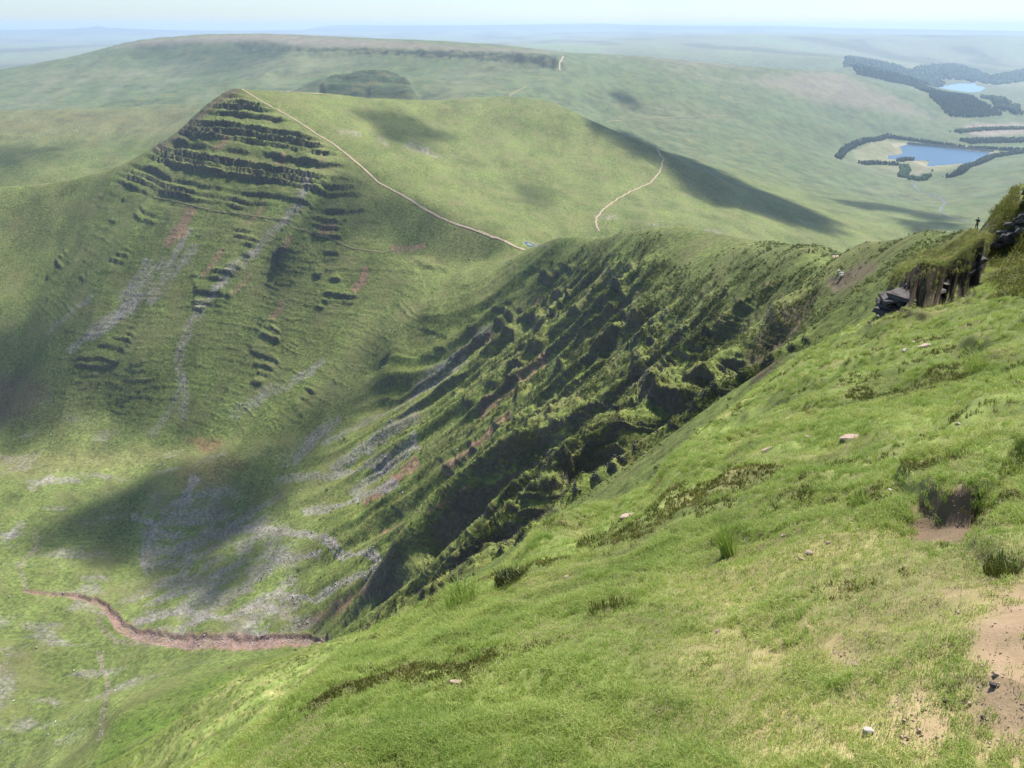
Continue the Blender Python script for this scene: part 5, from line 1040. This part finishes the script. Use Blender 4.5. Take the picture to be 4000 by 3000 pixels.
# ------------------------------------------------------------------ clouds over the hills: their shadows lie on the land
CLM = bpy.data.materials.new('cumulus_cloud'); CLM.use_nodes = True; nt = CLM.node_tree; nt.nodes.clear()
o_ = nd(nt, 'ShaderNodeOutputMaterial'); at_ = nd(nt, 'ShaderNodeAttribute', attribute_name='cover'); tr_ = nd(nt, 'ShaderNodeBsdfTransparent'); df_ = nd(nt, 'ShaderNodeBsdfDiffuse'); df_.inputs[0].default_value = (.85, .86, .88, 1); tl_ = nd(nt, 'ShaderNodeBsdfTranslucent'); tl_.inputs[0].default_value = (.8, .82, .85, 1)
m1 = nd(nt, 'ShaderNodeMixShader'); m1.inputs[0].default_value = .4; m2 = nd(nt, 'ShaderNodeMixShader'); nt.links.new(df_.outputs[0], m1.inputs[1]); nt.links.new(tl_.outputs[0], m1.inputs[2]); nt.links.new(at_.outputs['Fac'], m2.inputs[0]); nt.links.new(tr_.outputs[0], m2.inputs[1]); nt.links.new(m1.outputs[0], m2.inputs[2]); nt.links.new(m2.outputs[0], o_.inputs['Surface'])
CLZ = 520.0
def cloud(poly, dens, soft, rmin, rmax, label, seed, z0=CLZ):
    W_ = []
    for a, b_ in poly:
        h = hit(a, b_, rmin, rmax)
        if h: k = (z0 - h.z) / SUN.z; W_.append((h.x + SUN.x * k, h.y + SUN.y * k))
    if len(W_) < 3: print('no cloud', label); return
    xs = [p[0] for p in W_]; ys = [p[1] for p in W_]; m_ = soft * 1.3; nx_ = int(np.clip((max(xs) - min(xs)) / soft * 5, 24, 90)); ny_ = int(np.clip((max(ys) - min(ys)) / soft * 5, 24, 90))
    gx, gy = np.meshgrid(np.linspace(min(xs) - m_, max(xs) + m_, nx_), np.linspace(min(ys) - m_, max(ys) + m_, ny_), indexing='ij')
    sd = polysd(gx + soft * .9 * fbm(gx / soft / 2, gy / soft / 2, 3, seed), gy + soft * .9 * fbm(gx / soft / 2, gy / soft / 2, 3, seed + 5), W_) + soft * .5 * fbm(gx / soft, gy / soft, 3, seed + 9)
    c = ss(-soft * .8, soft * .8, sd); hgt = 1.2 * soft * np.sqrt(np.clip(c, 0, 1)) * (1 + .3 * fbm(gx / soft * 1.3, gy / soft * 1.3, 3, seed + 11)); lay = 1 - np.sqrt(1 - dens * c)
    n_ = nx_ * ny_; v = np.concatenate([np.stack([gx, gy, z0 + 0 * gx - .1 * hgt], -1).reshape(-1, 3), np.stack([gx, gy, z0 + .5 + hgt], -1).reshape(-1, 3)])
    i_, j_ = np.meshgrid(np.arange(nx_ - 1), np.arange(ny_ - 1), indexing='ij'); q = (i_ * ny_ + j_).reshape(-1); keep_ = c.reshape(-1)[q] + c.reshape(-1)[q + ny_ + 1] + c.reshape(-1)[q + 1] + c.reshape(-1)[q + ny_] > 0.001; q = q[keep_]
    f = np.stack([q, q + ny_, q + ny_ + 1, q + 1], 1); f = np.concatenate([f[:, ::-1], f + n_]); o = new_mesh('cloud', v, f, CLM)
    at = o.data.attributes.new('cover', 'FLOAT', 'POINT'); at.data.foreach_set('value', np.concatenate([lay.reshape(-1)] * 2).astype(np.float32)); tag(o, label, 'cloud', 'fair weather clouds above the hills')
CLOUDS = [([(775, 238), (860, 243), (930, 268), (975, 300), (905, 318), (850, 330), (830, 290), (795, 262)], .7, 38, 1100, 1700, 'small ragged cloud shading the upper green flank'),
 ([(1276, 262), (1340, 280), (1416, 313), (1510, 350), (1606, 390), (1700, 430), (1806, 475), (1816, 515), (1706, 480), (1600, 450), (1506, 432), (1476, 395), (1426, 352), (1326, 298)], .93, 34, 1250, 2300, 'long dark cloud streaming over the edge of the moor'),
 ([(1321, 195), (1340, 194), (1386, 222), (1370, 230), (1330, 212)], .8, 50, 2300, 3600, 'small high cloud over the middle moor'),
 ([(1786, 428), (1880, 436), (1990, 455), (2070, 470), (2050, 490), (1960, 462), (1850, 448)], .8, 35, 1400, 2400, 'narrow cloud over the valley stream'),
 ([(1921, 470), (2000, 478), (2095, 484), (2085, 500), (1960, 500)], .8, 30, 1200, 2200, 'low cloud over the valley mouth by the hiker'),
 ([(690, 392), (730, 370), (800, 385), (870, 420), (940, 455), (1000, 505), (930, 520), (870, 505), (800, 500), (740, 470), (690, 440)], .8, 28, 860, 1080, 'cloud over the shoulder of the pointed hill'),
 ([(1110, 400), (1160, 392), (1200, 415), (1190, 445), (1130, 435)], .6, 35, 950, 1500, 'wisp of cloud over the south flank'),
 ([(1140, 550), (1200, 522), (1310, 515), (1300, 560), (1230, 640), (1150, 660), (1120, 610)], .8, 24, 600, 860, 'added cloud shading the bowl at the far head of the wall'),  # added cloud: its shadow stands in for the bowl's own self-shade
 ([(90, 1180), (110, 1120), (220, 1055), (350, 1012), (480, 985), (600, 950), (670, 975), (640, 1060), (560, 1130), (400, 1200), (250, 1214)], .92, 28, 560, 860, 'broad cloud lying over the head of the cwm'),
 ([(610, 930), (760, 800), (950, 712), (1120, 588), (1145, 640), (970, 770), (800, 880), (670, 985)], .62, 30, 560, 860, 'long soft cloud along the foot of the head wall'),
 ([(-60, 660), (110, 640), (165, 680), (140, 740), (190, 790), (150, 860), (60, 900), (-60, 920)], .9, 34, 860, 1300, 'cloud over the left side of the cwm'),
 ([(215, 765), (300, 738), (335, 770), (240, 812), (180, 845)], .65, 26, 780, 1100, 'little cloud over the middle scree'),
 ([(270, 905), (400, 868), (440, 900), (330, 945), (250, 950)], .7, 24, 700, 1000, 'little cloud over the foot of the pyramid'),
 ([(330, 1220), (470, 1190), (580, 1180), (590, 1222), (480, 1292), (360, 1275)], .85, 18, 480, 760, 'small cloud over the stony cwm floor'),
 ([(300, 470), (400, 440), (350, 570), (230, 600), (200, 560)], .35, 40, 900, 1300, 'thin cloud over the left face of the pyramid'),
 ([(-80, 320), (60, 312), (150, 322), (140, 350), (40, 372), (-80, 372)], .6, 60, 1500, 2100, 'added cloud darkening the rock of the next valley side'),  # added cloud: its shadow deepens the dark rock colour of this hillside
 ([(690, 165), (790, 160), (796, 222), (680, 215)], .35, 60, 2100, 2800, 'thin cloud over the small cliffed top'),
 ([(300, 95), (520, 92), (640, 100), (560, 140), (380, 140)], .45, 120, 3000, 4500, 'broad thin cloud over the far plateau edge')]
for k, (pl, de, sf, r0, r1_, lb) in enumerate(CLOUDS): cloud(pl, de, sf, r0, r1_, lb, 500 + 20 * k, CLZ + 14 * k)
print('clouds', round(time.time() - T0, 1))
# ------------------------------------------------------------------ tussocks and broken rock on the steep faces
def clump_mesh(name, seed, mat, n=9, m=5):
    rr = random.Random(seed); v = [(0, 0, .9)]; f = []
    for j in range(1, m):
        th = math.pi * .62 * j / (m - 1)
        for i in range(n):
            ph = 2 * math.pi * (i + rr.uniform(-.3, .3)) / n; q = rr.uniform(.55, 1.35); v.append((math.sin(th) * math.cos(ph) * .55 * q, math.sin(th) * math.sin(ph) * .55 * q, .42 + .5 * math.cos(th) * rr.uniform(.7, 1.3)))
    f = [(0, 1 + i, 1 + (i + 1) % n) for i in range(n)]
    for j in range(m - 2):
        for i in range(n): a, b = 1 + j * n + i, 1 + j * n + (i + 1) % n; f += [(a, a + n, b), (b, a + n, b + n)]
    me = bpy.data.meshes.new(name); me.from_pydata(v, [], f); me.update(); me.materials.append(mat); return me
TUS = grass_mat('tussock_turf', (0.090, 0.120, 0.024), (0.20, 0.20, 0.052), (0.140, 0.165, 0.034), 0.3)
wl = MK['wall'].reshape(-1); topv = (TF <= np.minimum.accumulate(TF, axis=1) + 0.012).reshape(-1)
ext = (ss(33, 40, RRf) * (1 - ss(380, 450, RRf)) * FRf)
pr = np.maximum(wl * (0.10 + 0.90 * MK['up'].reshape(-1)) * ss(0, 300, 620 - RRf + 150), ext * .5 * ss(900, 1250, PXf) * (1 - ss(1780, 1900, PXf) * (RRf < 125))) * topv * (PXf > -80) * (PXf < 2300) * (PYf > 430)
pr = pr * (0.04 + 1.2 * ss(-0.05, 0.30, fbm(X / 16, Y / 16, 3, 611)).reshape(-1)) * (1 - 0.75 * (al[:, 0] > al[:, 1] * 1.05))
for o in [o for o in COL.objects if o.name.startswith('person') or (o.name.startswith('sheep') and 'three' in o.get('group', ''))]:
    pr = pr * ss(3.0, 5.0, np.hypot(X.reshape(-1) - o.location.x * .985, Y.reshape(-1) - o.location.y * .985))
gi = np.nonzero(RNG.random(len(pr)) < pr * 56000 / max(1, pr.sum()))[0]; n_ = len(gi); r_ = RRf[gi]
sz = np.clip(r_ * .0022, .22, .9) * RNG.lognormal(0, .45, n_)
P_ = np.stack([X.reshape(-1)[gi] + RNG.normal(0, .3, n_), Y.reshape(-1)[gi] + RNG.normal(0, .3, n_), Z.reshape(-1)[gi] - .12 * sz], 1)
ROT_ = np.stack([RNG.uniform(-.35, .35, n_), RNG.uniform(-.35, .35, n_) - .45, RNG.uniform(-.4, .4, n_)], 1)
h_ = RNG.random(n_) < .5
points_obj('tussocks', P_[h_], ROT_[h_], sz[h_], blade_mesh('tussock', 20, .75, .38, .17, 1.25, TUS, 5, .7), 'ragged grass tussocks clothing the ribs of the head wall')
points_obj('tussocks', P_[~h_], ROT_[~h_], sz[~h_] * .9, blade_mesh('tussock', 16, .85, .30, .13, 1.4, TUS, 6, .7), 'smaller grass tussocks between the ribs of the head wall')
nzf = nz.reshape(-1); zn = np.clip(MK['kface'] + MK['wall'], 0, 1).reshape(-1)
pr = ss(.64, .44, nzf) * np.clip(MK['kface'] * 1.3 + MK['wall'] * .45, 0, 1.3).reshape(-1) * topv * FRf * (PXf > -60) * (PXf < 2250); gi = np.nonzero(RNG.random(len(pr)) < pr * 26000 / max(1, pr.sum()))[0]; n_ = len(gi); r_ = RRf[gi]
sz = np.clip(r_ * .00115, .35, 1.4) * RNG.lognormal(0, .3, n_)
def block_mesh(seed):
    rr = random.Random(seed); bm = bmesh.new()
    for q in range(12): bm.verts.new((rr.uniform(-.5, .5), rr.uniform(-.5, .5), rr.uniform(-.8, .8)))
    bmesh.ops.convex_hull(bm, input=bm.verts[:]); me = bpy.data.meshes.new('block'); bm.to_mesh(me); bm.free(); me.materials.append(ROCK); return me
points_obj('rock_faces', np.stack([X.reshape(-1)[gi], Y.reshape(-1)[gi], Z.reshape(-1)[gi]], 1), np.stack([RNG.uniform(-.15, .15, n_), RNG.uniform(-.15, .15, n_), RNG.uniform(0, 6.28, n_)], 1), sz, block_mesh(3), 'broken dark sandstone blocks of the stepped rock bands')
print('tussocks', round(time.time() - T0, 1))
X

# ------------------------------------------------------------------ haze: even air over the whole land
def haze():
    zb = float(Z.min()) - 1.5; zt = float(max(Z.max(), 3)) + 3
    s = 35500.0
    v = np.array([(x, y, z) for z in (zb, zt) for (x, y) in ((-s, -s), (s, -s), (s, s), (-s, s))], float)
    f = np.array([(0, 3, 2, 1), (4, 5, 6, 7), (0, 1, 5, 4), (1, 2, 6, 5), (2, 3, 7, 6), (3, 0, 4, 7)])
    m = bpy.data.materials.new('haze'); m.use_nodes = True; nt = m.node_tree; nt.nodes.clear()
    o = nd(nt, 'ShaderNodeOutputMaterial'); p = nd(nt, 'ShaderNodeVolumePrincipled')
    p.inputs['Color'].default_value = (0.60, 0.77, 1.0, 1); p.inputs['Density'].default_value = HAZE_D; p.inputs['Anisotropy'].default_value = 0.25
    nt.links.new(p.outputs[0], o.inputs['Volume'])
    h = new_mesh('haze', v, f, m, smooth=False); h['kind'] = 'stuff'; h['label'] = 'pale blue summer haze over the hills'
haze()
print('done', round(time.time() - T0, 1))
